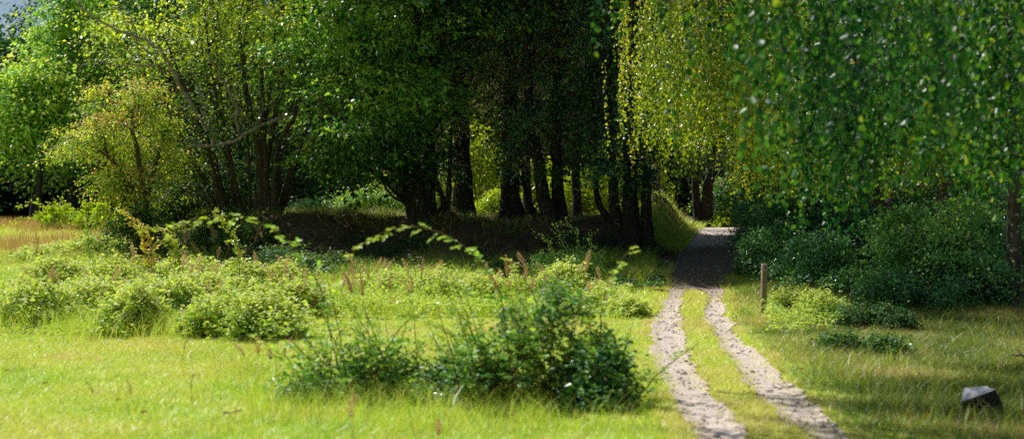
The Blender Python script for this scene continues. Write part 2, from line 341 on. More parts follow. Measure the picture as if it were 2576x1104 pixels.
# ------------------------------------------------------------------ grass
STONE = hit(2478, 1042); POST = hit(1919, 793)
def blades(mb, g, x, y, h, w, lean, tint, near):
    n = len(x); z = terrain(x, y) - .01
    a = g.uniform(0, 6.283, n); f = g.uniform(0, 6.283, n)
    B = np.stack([x, y, z], -1); S = np.stack([np.cos(f), np.sin(f), np.zeros(n)], -1) * (w * .5)[:, None]
    Ld = np.stack([np.cos(a), np.sin(a), np.zeros(n)], -1) * (h * lean)[:, None]; U = np.array([0, 0, 1.0])[None] * h[:, None]
    if near:
        mid = B + U * .55 + Ld * .3
        Vv = np.stack([B - S, B + S, mid + S * .7, mid - S * .7, B + U * .95 + Ld], 1)
        f_ = np.array([[0,1,2],[0,2,3],[3,2,4]]); k = 5
    else:
        Vv = np.stack([B - S, B + S, B + U + Ld], 1); f_ = np.array([[0,1,2]]); k = 3
    mb.add(Vv.reshape(-1, 3), (np.arange(n)[:, None, None] * k + f_[None]).reshape(-1, 3), np.repeat(tint, k))
def visible_xy(g, n, y0, y1, p=1.0, pad=.6):
    u = g.uniform(0, 1, n); q = p
    y = (y0 ** q + u * (y1 ** q - y0 ** q)) ** (1 / q) if q else y0 * (y1 / y0) ** u
    x = g.uniform(-1, 1, n) * (y * .36 + pad); return x, y
def grass_layer(name, label, seed, n, y0, y1, p, near, hs, width, mat, keepf, tintf, leanr=(.4, 1.5)):
    g = RNG(seed); x, y = visible_xy(g, n, y0, y1, p)
    k = keepf(x, y, g); x, y = x[k], y[k]
    h = hs(x, y, g); t = tintf(x, y, g)
    w = width * g.uniform(.6, 1.4, len(x)) * (1 + .03 * np.maximum(y - 14, 0))
    mb = MB(); blades(mb, g, x, y, h, w, g.uniform(*leanr, len(x)), t, near)
    tag(mb.build(name, mat), label, 'grass', kind='stuff')
def in_v0(x, y): return (x > pR(y)) & (x < pR(y) + 8) & (y < 25.5)
def grass_keep(x, y, g):
    p = path_s(x, y) + 0.26 * (fbm(x * 1.6, y * .9, 21, 3) - .5) + .04
    gap = np.hypot(x - POST[0], (y - POST[1] + .3) / 2) < .22
    k = ((p < .22 * g.uniform(0, 1, len(x)) ** 2.5 - .03) & ~gap) | (g.uniform(0, 1, len(x)) < .025)
    so = np.where(in_v0(x, y), 0, 1) * soil(x, y); k &= g.uniform(0, 1, len(x)) > so * .97
    k &= g.uniform(0, 1, len(x)) < (.45 + .9 * fbm(x * 1.2, y * 1.2, 31))
    return k
def in_verge(x, y, g): return x > pR(y) + .15 + .5 * (fbm(x * .9, y * .9, 33) - .5) + .25 * (g.uniform(0, 1, len(x)) - .5)
def meadow_keep(x, y, g): return grass_keep(x, y, g) & ~in_verge(x, y, g)
def verge_keep(x, y, g): return grass_keep(x, y, g) & in_verge(x, y, g)
def grass_h(x, y, g):
    base = .028 + .045 * fbm(x * .8, y * .8, 8)
    ps = np.minimum(x - pL(y), pR(y) - x)
    base = np.where(ps > -.05, base * (.5 + 1.1 * fbm(x * 2.5, y * 1.2, 12)), base)                     # median strip
    verge = sstep((x - pR(y) - .2) / .8); base = base * (1 + .75 * verge)
    base = base * (1 + .9 * sstep((y - 24) / 6))
    return base * g.uniform(.45, 1.5, len(x))
def grass_t(x, y, g):
    t = .45 + .62 * (fbm(x * .55, y * .55, 14) - .5) + .5 * (fbm(x * 2.1, y * 2.1, 15) - .5)
    verge = sstep((x - pR(y) + .1) / .6) * sstep((30 - y) / 8); t = t + .20 * verge + .25 * verge * (fbm(x * .9, y * .9, 19) - .4)
    ps = np.minimum(x - pL(y), pR(y) - x); t = t + np.where(ps > -.3, .22, 0)
    return t + g.normal(0, .15, len(x)) + (g.uniform(0, 1, len(x)) < .10) * .35
grass_layer('meadow_grass', 'short sunlit green grass covering the near meadow and verges', 101, 420000, 9.6, 24, 1.25, True, grass_h, .006, M['grass'], meadow_keep, grass_t, (.8, 2.4))
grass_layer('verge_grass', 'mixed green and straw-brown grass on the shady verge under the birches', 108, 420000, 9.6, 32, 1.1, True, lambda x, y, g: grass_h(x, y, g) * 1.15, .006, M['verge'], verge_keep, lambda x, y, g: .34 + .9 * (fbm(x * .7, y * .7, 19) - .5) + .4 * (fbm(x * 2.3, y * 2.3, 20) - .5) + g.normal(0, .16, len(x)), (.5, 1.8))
grass_layer('far_meadow_grass', 'taller grass covering the meadow up to the wood', 102, 330000, 24, 62, .8, False, grass_h, .008, M['grass'], lambda x, y, g: grass_keep(x, y, g) & ~(in_verge(x, y, g) & (y < 32)), grass_t)
# dry straw lying in the verge
grass_layer('straw_grass', 'thin dry straw-coloured stalks among the verge grass', 103, 110000, 9.6, 40, .6, False,
            lambda x, y, g: g.uniform(.06, .22, len(x)), .0042, M['dry'],
            lambda x, y, g: (path_s(x, y) < .0) & (g.uniform(0, 1, len(x)) < np.clip(.10 + .75 * sstep((x - pR(y) - .1) / .8) + 1.3 * (fbm(x * .5, y * .5, 77) - .55), 0, 1)) & (soil(x, y) < .8),
            lambda x, y, g: g.uniform(0, .75, len(x)), (.3, 1.6))
# reddish bent grass at the far end of the meadow
def red_keep(x, y, g):
    return (x < X(560, y)) & (fbm(x * .5, y * .35, 55) + .25 * (g.uniform(0, 1, len(x)) - .5) > .55) & (y < 60) & (y > 33)
grass_layer('reddish_grass', 'reddish brown flowering grass haze across the far meadow', 104, 90000, 30, 60, 1, False,
            lambda x, y, g: g.uniform(.25, .5, len(x)), .010, M['dry'], red_keep, lambda x, y, g: g.uniform(.1, .75, len(x)), (.1, .6))
# taller unmown tufts around the brambles
def tall_keep(x, y, g):
    k = fbm(x * .9, y * .9, 66) > .49
    vx_ = CX + x / y * FV; vy_ = CY + H / y * FV + base_g(y) * -FV / y + 60 * (fbm(x * .8, y * .8, 69) - .5) + 40 * (g.uniform(0, 1, len(x)) - .5)
    zone = (x < pL(y) - .5) & (y < 38) & (vy_ < np.where(vx_ < 760, 845, 790))
    front = (y < 16.2) & ~((y < 13.7) & (y > 12.2) & (x > X(1380, y)) & (x < X(1640, y))) & (x > X(620, y)) & (x < X(1660, y)) & (y > 11.6)
    verge = (x > pR(y) + .5); tuft = (y < 17) & (x < X(640, y)) & (fbm(x * 1.3, y * 1.3, 68) > .64) & (g.uniform(0, 1, len(x)) < .35)
    return (tuft | (zone & k) | front & (g.uniform(0, 1, len(x)) < .55) | (verge & k & (g.uniform(0, 1, len(x)) < .12))) & (soil(x, y) < .9) & (np.hypot(x - POST[0], (y - POST[1] + .4) / 2) > .35) & (np.hypot(x - STONE[0], y - STONE[1] + .3) > .8)
grass_layer('tall_grass', 'long leaning grass blades growing up between the brambles', 105, 190000, 11, 40, .7, True,
            lambda x, y, g: g.uniform(.12, .42, len(x)) * np.where((y > 16.5) & (x < pL(y) - .5), 1.35, .85), .0055, M['grass'], tall_keep, lambda x, y, g: .44 + g.normal(0, .2, len(x)) + .25 * (fbm(x, y, 67) - .5), (.3, 1.3))
# bank and mound turf
def bank_keep(x, y, g):
    m = (x > -9) & (x < pL(y) + .1) & (y > 36)
    lit = fbm(x * .8, y * .8, 88)
    mound = x > pL(y) - 2.0
    left = (x < -3.2) & (y > 38.5)
    patch = (np.hypot((x - X(1260, 38.6)) / 1.0, (y - 39.2) / 1.0) < 1)  # grass on the left and in this patch stands in for sunlit spots
    return m & ~mound & ((left & (y > 39.2) & (g.uniform(0, 1, len(x)) < .8)) | (patch & (g.uniform(0, 1, len(x)) < .5)) | (g.uniform(0, 1, len(x)) < .22 * (lit > .55))) & (path_s(x, y) < 0)
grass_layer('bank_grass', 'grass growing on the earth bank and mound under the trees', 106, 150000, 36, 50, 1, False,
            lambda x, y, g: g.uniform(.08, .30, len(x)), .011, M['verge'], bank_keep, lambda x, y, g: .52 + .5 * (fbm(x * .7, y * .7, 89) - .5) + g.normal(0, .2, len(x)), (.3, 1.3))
grass_layer('mound_grass', 'bright sunlit grass on the mound beside the far end of the path', 109, 160000, 38, 53, 1, False,
            lambda x, y, g: g.uniform(.08, .30, len(x)), .010, M['grass'], lambda x, y, g: (x > pL(y) - 2.0) & (x < pL(y) + .15) & (y > 39) & (path_s(x, y) < .06), lambda x, y, g: .38 + .5 * (fbm(x, y, 90) - .5) + g.normal(0, .18, len(x)), (.3, 1.3))
# fallen leaves on bare soil and path
g = RNG(107); n = 26000
x, y = visible_xy(g, n, 10, 52, .9)
k = (g.uniform(0, 1, n) < soil(x, y) * .9 + .02) | ((path_s(x, y) > -.1) & (g.uniform(0, 1, n) < .16)); x, y = x[k], y[k]; n = len(x)
mb = MB(); leaves(mb, np.stack([x, y, terrain(x, y) + .018], -1), np.concatenate([g.normal(0, 1, (n, 2)), g.normal(0, .2, (n, 1))], 1), np.array([[0, 0, 1.0]]) + g.normal(0, .35, (n, 3)), g.uniform(.03, .07, n), g.uniform(.02, .045, n), g.uniform(0, 1, n) ** 1.6)
tag(mb.build('leaf_litter', M['litter']), 'brown fallen leaves strewn under the trees and on the path', 'leaf litter', kind='stuff')

# ------------------------------------------------------------------ trees
def limb_curve(g, a, b, sag=.15, n=9):
    d = b - a; L = np.linalg.norm(d); m1 = a + d * .4 + np.array([0, 0, L * sag]) + g.normal(0, L * .06, 3); m2 = a + d * .75 + np.array([0, 0, L * sag * .6]) + g.normal(0, L * .06, 3)
    return smooth_line([a, m1, m2, b], n)
def flare(n, amount, reach):
    t = np.linspace(0, 1, n); return 1 + amount * np.exp(-t / reach)
def make_tree(name, label, cat, base, stems, lobes, leafmat, barkmat, seed, clusters=40, per=16, nper=34, size=.55, L=.09, group=None, tint=.45, big=False,
              limb_r=.05, flare_amt=.6, sides=10, rough=.10, droop=.3, extra=None, ratio=.62, lightup=.25, twigs=.25, roots=0, shell=.35, extra_mat=None, shade_canopy=False, zt=None):
    """stems: list of (points, radius at base, radius at top) in world space; lobes: crown ellipsoids (cx,cy,cz,rx,ry,rz[,weight])"""
    g = RNG(seed); base = np.asarray(base, float); t = thing(name, label, cat, base, group)
    stemlines = []; bark_mb = []
    for si, (P, r0, r1) in enumerate(stems):
        n = 26; Q = smooth_line(P, n); Q = Q + np.concatenate([np.zeros((1, 3)), g.normal(0, r0 * .10, (n - 1, 3))])
        Q[0, 2] -= .15
        r = np.linspace(r0, r1, n) * flare(n, flare_amt, .06)
        mb = MB(); tube(mb, Q, r, sides, rough=rough, seed=seed + si)
        if roots:
            for k in range(roots):
                a = 6.283 * k / roots + g.uniform(-.3, .3); dd = np.array([math.cos(a), math.sin(a), 0]); q0 = Q[0] + np.array([0, 0, .15])
                ln = r0 * g.uniform(2.2, 3.6); pts = [q0 + np.array([0, 0, r0 * 2.2]) + dd * r0 * .5, q0 + dd * r0 * 1.35 + np.array([0, 0, r0 * .6])]
                e = q0 + dd * ln; e[2] = tz(e[0], e[1]) - .05; pts.append(e)
                tube(mb, smooth_line(pts, 8), np.linspace(r0 * .5, r0 * .14, 8), 7, rough=.08, seed=seed + k)
        stemlines.append((Q, r)); bark_mb.append(mb)
    w = np.array([l[6] if len(l) > 6 else l[3] * l[4] * l[5] for l in lobes]) if lobes else np.array([1.0]); w = w / w.sum()
    cm = MB(); allS = []
    for l, ww in zip(lobes, w):
        nc = max(2, int(round(clusters * ww)))
        C = ell_points(g, l, nc, shell)
        rad = .30 * (l[3] * l[4] * l[5]) ** (1 / 3)
        for c in C:
            c = c.copy(); c[2] = max(c[2], tz(c[0], c[1]) + .1)
            # limb from the closest sensible stem point below the cluster
            best = None
            for si, (Q, r) in enumerate(stemlines):
                d = np.linalg.norm(Q[:, :2] - c[:2], axis=1); hz = Q[:, 2] - (c[2] - .55 * d); j = int(np.argmin(np.abs(hz) + .15 * d)); dist = np.linalg.norm(Q[j] - c)
                if best is None or dist < best[0]: best = (dist, si, j)
            _, si, j = best; a = stemlines[si][0][j]; rl = min(limb_r * g.uniform(.6, 1.2), stemlines[si][1][j] * .75)
            cv = limb_curve(g, a, c, .08); tube(bark_mb[si], cv, np.linspace(rl, rl * .25, len(cv)), 5)
            S = c + g.normal(0, 1, (per, 3)) * rad * np.array([1, 1, .72]); S[:, 2] = np.maximum(S[:, 2], terrain(S[:, 0], S[:, 1]) + .05)
            out = S - np.array([base[0], base[1], 0]) * [1, 1, 0] - np.array([0, 0, 1]) * S[:, 2:3]; D = nrm(out + 1e-6) + g.normal(0, .45, (per, 3)) + nrm(S - c) * .5; D[:, 2] = D[:, 2] * .35 - .12
            for s in S[g.uniform(0, 1, per) < twigs]:
                jj = g.integers(4, len(cv)); tw = limb_curve(g, cv[jj], s, .05, 5); tube(bark_mb[si], tw, np.linspace(max(rl * .22, .006), .004, 5), 4)
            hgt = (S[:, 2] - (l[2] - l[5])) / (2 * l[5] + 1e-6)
            top_ = shade_canopy and l[2] > 10
            sprays(cm, g, S, D, size * g.uniform(.7, 1.3, per) * (1.4 if top_ else 1), nper, L * (1.7 if top_ else 1), ratio, droop=droop, tint=tint + lightup * (hgt - .5) + g.normal(0, .05) + (zt[2] * (np.clip((S[:, 2] - zt[0]) / (zt[1] - zt[0]), 0, 1) - 1) if zt else 0), big=big)  # tint darkens low leaves and lightens high ones, imitating light from above
    for mb in bark_mb: mb.build('trunk', barkmat, t, base, smooth=True)
    if extra:
        for nm, mb in extra: mb.build(nm, extra_mat or barkmat, t, base, smooth=True)
    if cm.n: cm.build('crown', leafmat, t, base)
    return t
def vl(pts, Y, dy=None):                         # layout points (column, row) at one distance -> world line
    return np.array([[X(a, Y), Y + (0 if dy is None else dy[k]), Z(b, Y)] for k, (a, b) in enumerate(pts)])
def V_(r, Y): return r * Y / FV                  # layout length -> metres

# --- far wood that closes the view
g = RNG(200); mb = MB()
n = 6500
cx = g.uniform(-46, 50, n); cy = g.uniform(84, 92, n); top = 15 + 4 * (fbm(cx * .25, cx * 0 + 3, 4) - .5)
top = np.where(cx < X(120, 86), top * .80, top)
C = np.stack([cx, cy, 1.2 + (top - 1.2) * g.uniform(0, 1, n) ** 1.35], -1)
D = np.concatenate([g.normal(0, 1, (n, 2)), np.full((n, 1), -.2)], 1)
sprays(mb, g, C, D, 1.4, 44, .38, .8, wide=.6, flat=.3, tint=.3, tvar=.2)
tag(mb.build('far_woodland', M['far']), 'dark mass of the wood closing off the view behind the trees', 'woodland', kind='stuff')

# --- hornbeams at the far end of the meadow
def far_tree(vx, Y, label, top, rx, seed, mat, bw, low=455, n=46, tint=.5, L=.15, group='tall trees behind the sunny meadow', sk=(0, 0), per=18, nper=34):
    b = on(vx, Y); zt = Z(top, Y); zl = Z(low, Y); r = V_(rx, Y); h = zt - zl
    g = RNG(seed + 7)
    lob = [(b[0], b[1], zl + h * .42, r, r * .9, h * .44), (b[0] + sk[0] * r, b[1], zl + h * .78, r * .62, r * .6, h * .24)]
    for _ in range(4):
        a = g.uniform(0, 6.28); lob.append((b[0] + r * .75 * math.cos(a), b[1] + r * .75 * math.sin(a), zl + h * g.uniform(.2, .75), r * .38, r * .38, h * .16))
    st = [(np.array([b, [b[0] + .1, b[1], zl + h * .3], [b[0] - .15, b[1], zl + h * .9]]), V_(bw, Y), .06)]
    return make_tree('broadleaf_tree', label, 'tree', b, st, lob, M[mat], M['bark_far'], seed, clusters=n, per=per, nper=nper, size=.85, L=L, tint=tint, limb_r=.09, group=group, lightup=.3, twigs=.1, droop=.35)
far_tree(-40, 70, 'dark leafy tree cut off by the picture edge under the patch of sky', 118, 105, 301, 'far', 9, tint=.5)
far_tree(85, 78, 'tall dark green tree whose crown stands against the patch of sky', 20, 80, 302, 'far', 9, tint=.45, sk=(.0, 0))
far_tree(95, 64, 'bright green tree with layered foliage behind the arching saplings', 128, 105, 303, 'far_bright', 9, low=430, n=52, tint=.5)
far_tree(178, 67, 'tall bright tree with a dark double trunk at the meadow edge', -120, 100, 304, 'far_bright', 12, low=440, n=54, tint=.45)
far_tree(258, 74, 'tall shady tree behind the pale dead branches', -180, 120, 305, 'broad', 12, low=430, n=50)
far_tree(420, 72, 'slender-trunked dark tree seen below the hawthorn branches', -260, 130, 306, 'broad', 8, low=470, n=50)
far_tree(600, 76, 'shady tree standing behind the many-stemmed hazel', -260, 140, 307, 'broad', 9, low=450, n=50)
far_tree(770, 66, 'bluish shaded tree in the gap beyond the hazel', -200, 120, 308, 'far', 8, low=545, n=54, tint=.55)
for k, (vx, Y, lab) in enumerate([
        (930, 70, 'background tree above the round bush on the bank'), (1090, 68, 'background tree glimpsed between the thin curved stems'),
        (1230, 72, 'background tree lit behind the two stout trunks'), (1340, 69, 'background tree beyond the stout trunk with spreading roots'),
        (1470, 73, 'background tree in the gap beside the straight trunk'), (1580, 68, 'background tree behind the cluster of dark stems'),
        (1700, 71, 'background tree rising behind the grassy mound'), (1830, 74, 'background tree closing the far end of the path'),
        (1990, 66, 'background tree behind the hedge beside the path'), (2180, 69, 'background tree behind the leaning birch trunk'),
        (2350, 64, 'sunlit background tree glimpsed between the birch trunks'), (2540, 68, 'background tree behind the rough edge trunk')]):
    far_tree(vx, Y, lab, -260, 125, 320 + k, ['broad', 'far', 'yellow_green'][k % 3], 9, low=500, n=44, tint=.42, group='trees deep in the wood')

# --- sunlit understorey behind the trunks
def bush(name, label, cat, vx, Y, top, rx, seed, mat, L=.06, n=26, per=12, nper=30, group=None, tint=.5, ry=None, low=None, size=.35, nst=5, bm='twig', big=False, lightup=.3, z0=None, twigs=.25, shell=.45, sr=.02, ratio=.62):
    b = on(vx, Y)
    r = V_(rx, Y); zt = Z(top, Y); h = zt - b[2]; g = RNG(seed + 3); ry = ry or r * .8
    lob = [(b[0], b[1], b[2] + h * .48, r * .85, ry * .85, h * .42)]
    if group and 'hedge' in group:
        for _ in range(7):
            a = g.uniform(-.6, 3.75); q_ = g.uniform(.7, 1.05); lob.append((b[0] + r * q_ * math.cos(a), b[1] + ry * g.uniform(-.9, .3), b[2] + h * max(.12, .45 + .62 * math.sin(a) * q_), r * g.uniform(.14, .3), ry * .3, h * g.uniform(.09, .2), .02 * r * ry * h))
    for _ in range(5):
        a = g.uniform(0, 6.28); lob.append((b[0] + r * .62 * math.cos(a), b[1] + ry * .62 * math.sin(a), b[2] + h * g.uniform(.25, .8), r * .36, ry * .36, h * .2))
    st = []
    for k in range(nst):
        a = g.uniform(0, 6.28); q = r * g.uniform(.2, .7)
        st.append((np.array([b + [math.cos(a) * r * .08, math.sin(a) * r * .08, 0], b + [math.cos(a) * q * .5, math.sin(a) * q * .5, h * .45], b + [math.cos(a) * q, math.sin(a) * q, h * .85]]), sr, .006))
    t = make_tree(name, label, cat, b, st, lob, M[mat], M[bm], seed, clusters=n, per=per, nper=nper, size=size, L=L, tint=tint, limb_r=.012, flare_amt=.2, sides=5, rough=0, group=group, lightup=lightup, twigs=twigs, big=big, shell=shell, ratio=ratio)
    for c in t.children:
        if c.name.startswith('trunk'): c.name = 'stem'
        elif c.name.startswith('crown'): c.name = 'foliage'
    return t
UG = 'sunlit bushes behind the dark trunks'
bush('rounded_bush', 'round fine-leaved green bush on top of the bank', 'bush', 915, 45, 462, 92, 401, 'broad_bright', L=.055, n=40, tint=.42)
for k, (vx, Y, top, rx, mat, lab) in enumerate([
        (1080, 52, 400, 70, 'yellow_green', 'sunlit bush seen between the thin curved stems'),
        (1200, 54, 300, 70, 'yellow_green', 'bright yellow-green bush between the two stout trunks'),
        (1265, 49, 465, 55, 'yellow_green', 'low green bush at the foot of the gap between the stout trunks'),
        (1345, 53, 380, 55, 'yellow_green', 'lit bush just past the stout trunk with spreading roots'),
        (1455, 51, 380, 70, 'yellow_green', 'thin green bush between the straight trunk and the dark cluster'),
        (1520, 55, 350, 60, 'yellow_green', 'yellowish bush behind the bent slim stem'),
        (1615, 54, 380, 60, 'yellow_green', 'bush glimpsed through the cluster of dark stems'),
        (980, 52, 420, 60, 'yellow_green', 'lit bush behind the leaning stems on the bank'),
        (1820, 56, 440, 75, 'broad', 'shady bush where the path disappears'),
        (1838, 53.5, 535, 36, 'yellow_green', 'small arching sunlit shrub at the far end of the path'),
        (2330, 42, 460, 60, 'yellow_green', 'yellow lit bush between the birch trunks'),
        (470, 58, 470, 90, 'yellow_green', 'yellow-green undergrowth bush beyond the hawthorn trunk'),
        (800, 60, 490, 70, 'far', 'bluish shaded bush beyond the dry plumes on the bank')]):
    bush('understorey_bush', lab, 'bush', vx, Y, top, rx, 410 + k, mat, L=.085, n=28, per=12, nper=26, group=UG if k < 8 else None, size=.42)

# --- trees on the bank
BG = 'dark trunks standing on the bank'
def bank_tree(label, Y, vx, stems, lobes, seed, shade_canopy=None, **kw):
    b = on(vx, Y); st = []
    for pts, r0, r1 in stems:
        P = vl(pts, Y); g = RNG(seed); P[:, 1] += np.linspace(0, g.uniform(-.6, .6), len(P)); P[0, 2] = tz(P[0, 0], P[0, 1]); st.append((P, V_(r0, Y), V_(r1, Y)))
    lo = [(X(a, Y + dy), Y + dy, Z(c, Y), V_(rx, Y), ry, V_(rz, Y)) for a, c, dy, rx, ry, rz in lobes]
    kw.setdefault('group', BG)
    kw['shade_canopy'] = bool(shade_canopy)
    if shade_canopy:
        cvx, cdy, crx, cn = shade_canopy
        lo.append((X(cvx, Y + cdy), Y + cdy, 10.2, V_(crx, Y), 3.2, 1.9)); vol = [l[3] * l[4] * l[5] for l in lo]; n0 = kw.get('clusters', 40); v0 = sum(vol[:-1])  # unseen lobe above the view, added to shade the path and bank
        lo = [tuple(l) + (v / v0 * n0,) for l, v in zip(lo[:-1], vol)] + [tuple(lo[-1]) + (cn,)]; kw['clusters'] = n0 + cn
    return make_tree('broadleaf_tree', label, 'tree', b, st, lo, M[kw.pop('mat', 'broad_shade')], M[kw.pop('bm', 'bark')], seed, **kw)
bank_tree('bushy tree with several leaning stems and low bright drooping foliage', 39.5, 1035,
          [([(1048, 560), (1022, 460), (985, 300), (930, 60), (900, -150)], 15, 6), ([(1058, 562), (1046, 450), (1040, 300), (1050, 50), (1060, -180)], 17, 6), ([(1072, 560), (1070, 450), (1090, 250), (1130, -100)], 13, 5), ([(1040, 558), (1008, 440), (960, 350), (880, 240)], 9, 3)],
          [(930, 330, -1.0, 190, 2.2, 130), (860, 150, -.5, 170, 2.4, 150), (1040, 80, 0, 170, 2.2, 190), (900, -60, 0, 230, 2.6, 120), (1050, 300, -1.2, 130, 1.4, 110), (810, 400, -1.2, 75, 1.2, 70), (860, 430, 0, 60, 1.2, 50)],
          501, shade_canopy=(930, 0, 200, 20), clusters=96, per=15, nper=34, size=.5, L=.10, mat='broad_bright', tint=.42, group=None, big=True, zt=(2.5, 6.5, .22))
bank_tree('clump of three thin curving stems beside the thick trunk', 40, 1108,
          [([(1090, 562), (1088, 500), (1094, 440), (1085, 300), (1090, 100)], 8, 3), ([(1108, 562), (1113, 520), (1105, 470), (1090, 430), (1092, 300)], 7, 3), ([(1120, 562), (1128, 500), (1132, 430), (1140, 250)], 8, 3)],
          [(1110, 250, .3, 80, 1.2, 120), (1100, 60, .3, 90, 1.2, 120), (1085, 390, -.3, 60, .8, 40)], 502, clusters=26, per=12, nper=30, L=.09, size=.45)
bank_tree('thick straight trunk with flared foot beside the thin curved stems', 41.5, 1162,
          [([(1164, 556), (1162, 480), (1160, 300), (1155, 100), (1150, -200)], 24, 12), ([(1195, 552), (1186, 490), (1178, 400), (1172, 300)], 6, 3)],
          [(1160, 130, .5, 130, 2.0, 170), (1220, -40, .5, 200, 2.4, 130), (1140, 330, .4, 70, 1.0, 70), (1240, 180, 0, 70, 1.3, 90), (1130, 430, -1.4, 40, .7, 28)], 503, shade_canopy=(1130, .5, 230, 28), clusters=56, per=13, nper=32, L=.09, roots=5, flare_amt=.35)
bank_tree('stoutest dark trunk with wide spreading roots', 42, 1287,
          [([(1287, 553), (1286, 480), (1284, 300), (1288, 100), (1290, -200)], 23, 12), ([(1352, 560), (1336, 520), (1320, 470), (1315, 380), (1318, 250)], 7, 3)],
          [(1290, 120, .8, 130, 2.0, 190), (1300, -60, .4, 200, 2.6, 120), (1275, 360, -.4, 60, .8, 60), (1350, 200, .6, 80, 1.3, 100), (1290, 430, -1.6, 38, .7, 28), (1320, 380, -1.6, 45, .7, 40)], 504, shade_canopy=(1260, .8, 240, 32), clusters=56, per=13, nper=32, L=.09, roots=7, flare_amt=.55)
bank_tree('tree with slanting forked trunks beside the straight trunk', 39, 1378,
          [([(1384, 572), (1368, 500), (1352, 400), (1335, 280), (1322, 100), (1310, -180)], 16, 7), ([(1392, 570), (1372, 505), (1358, 480), (1350, 440)], 6, 5)],
          [(1320, 60, .5, 110, 1.6, 150), (1340, -90, 0, 170, 2.2, 90), (1390, 240, .5, 70, 1.1, 80), (1345, 330, -1, 50, .7, 40)], 505, shade_canopy=(1310, -.8, 230, 30), clusters=40, per=13, nper=32, L=.09)
bank_tree('straight slim trunk standing beside the slanting one', 39.6, 1408,
          [([(1412, 566), (1404, 480), (1398, 300), (1400, 100), (1404, -200)], 15, 8)],
          [(1420, 100, .5, 120, 1.8, 180), (1450, -60, 0, 190, 2.2, 110), (1450, 300, .6, 80, 1.2, 90), (1440, 410, -.8, 60, .8, 40)], 506, shade_canopy=(1430, -1, 200, 34), clusters=46, per=13, nper=32, L=.09)
bank_tree('bent slim stem curving up beside the dark cluster', 39, 1528,
          [([(1545, 592), (1520, 540), (1502, 500), (1498, 440), (1492, 300), (1500, 120)], 8, 3)],
          [(1495, 230, .3, 80, 1.1, 120), (1500, 370, .5, 50, .8, 60)], 507, clusters=24, per=12, nper=30, L=.085)
bank_tree('cluster of three stout dark stems at the edge of the path', 37.8, 1585,
          [([(1562, 600), (1546, 520), (1540, 420), (1530, 250), (1530, 0)], 15, 7), ([(1588, 602), (1584, 500), (1588, 350), (1600, 150), (1600, -150)], 21, 10), ([(1628, 598), (1626, 500), (1630, 400), (1640, 250), (1660, 0)], 14, 7)],
          [(1590, 220, .3, 120, 1.6, 160), (1600, 20, .3, 170, 2.2, 150), (1660, 330, -.3, 90, 1.2, 70), (1560, 370, -.5, 60, .9, 70), (1700, 130, 0, 100, 1.6, 130), (1690, 390, .3, 55, .9, 40), (1560, 440, -1, 55, .8, 45), (1615, 430, -1, 50, .7, 35)],
          508, shade_canopy=(1590, .8, 220, 44), clusters=84, per=14, nper=34, L=.085, rough=.14)
bank_tree('dim trunk added for shade deeper in the grove beside the straight slim one', 46.5, 1448,
          [([(1452, 556), (1448, 480), (1450, 300), (1446, 100), (1440, -200)], 11, 6)],
          [(1450, 150, .3, 110, 2.0, 150), (1420, -40, 0, 150, 2.4, 120), (1500, 60, -.8, 90, 1.6, 160)], 512, shade_canopy=(1380, 0, 220, 22), clusters=60, per=13, nper=32, L=.1, size=.55)  # tree put in behind the front row to shade the path
bank_tree('dim trunk added for shade deeper in the grove between the stoutest trunk and the slanting one', 46, 1330,
          [([(1328, 556), (1326, 480), (1322, 300), (1318, 100), (1315, -200)], 10, 6)],
          [(1310, 40, .3, 120, 2.2, 150), (1300, -60, 0, 190, 3.0, 120)], 513, shade_canopy=(1270, 0, 280, 50), clusters=46, per=13, nper=32, L=.1, size=.55)  # another tree put in for the shade it casts on the path
bank_tree('pale slim trunk just behind the grassy mound', 50, 1655,
          [([(1664, 545), (1655, 480), (1652, 400), (1650, 200), (1655, -80)], 8, 4)],
          [(1660, 150, .3, 110, 1.8, 170), (1690, 310, .5, 60, 1.2, 80)], 509, clusters=14, per=13, nper=30, L=.09, bm='bark_pale', group=None)
bank_tree('gnarled old trunk with a pale edge at the far end of the path', 54, 1772,
          [([(1756, 572), (1752, 520), (1748, 460), (1750, 400), (1740, 200), (1730, -60)], 10, 5), ([(1782, 574), (1778, 520), (1785, 460), (1790, 380), (1800, 150), (1800, -100)], 14, 7)],
          [(1800, 230, .3, 90, 1.6, 130), (1840, 20, .3, 130, 2.2, 160), (1850, 330, 0, 80, 1.6, 110)], 510, clusters=40, per=14, nper=32, L=.095, bm='bark', rough=.22, group=None)
bank_tree('tall dark tree leaning over the far end of the path', 50, 1865,
          [([(1905, 560), (1895, 480), (1880, 350), (1860, 150), (1840, -100)], 12, 6)],
          [(1830, 120, .3, 130, 2.2, 150), (1900, 300, -.3, 90, 1.6, 130), (1780, -40, 0, 170, 2.2, 90)], 511, shade_canopy=(1830, 0, 120, 6), clusters=56, per=14, nper=32, L=.09, group=None)

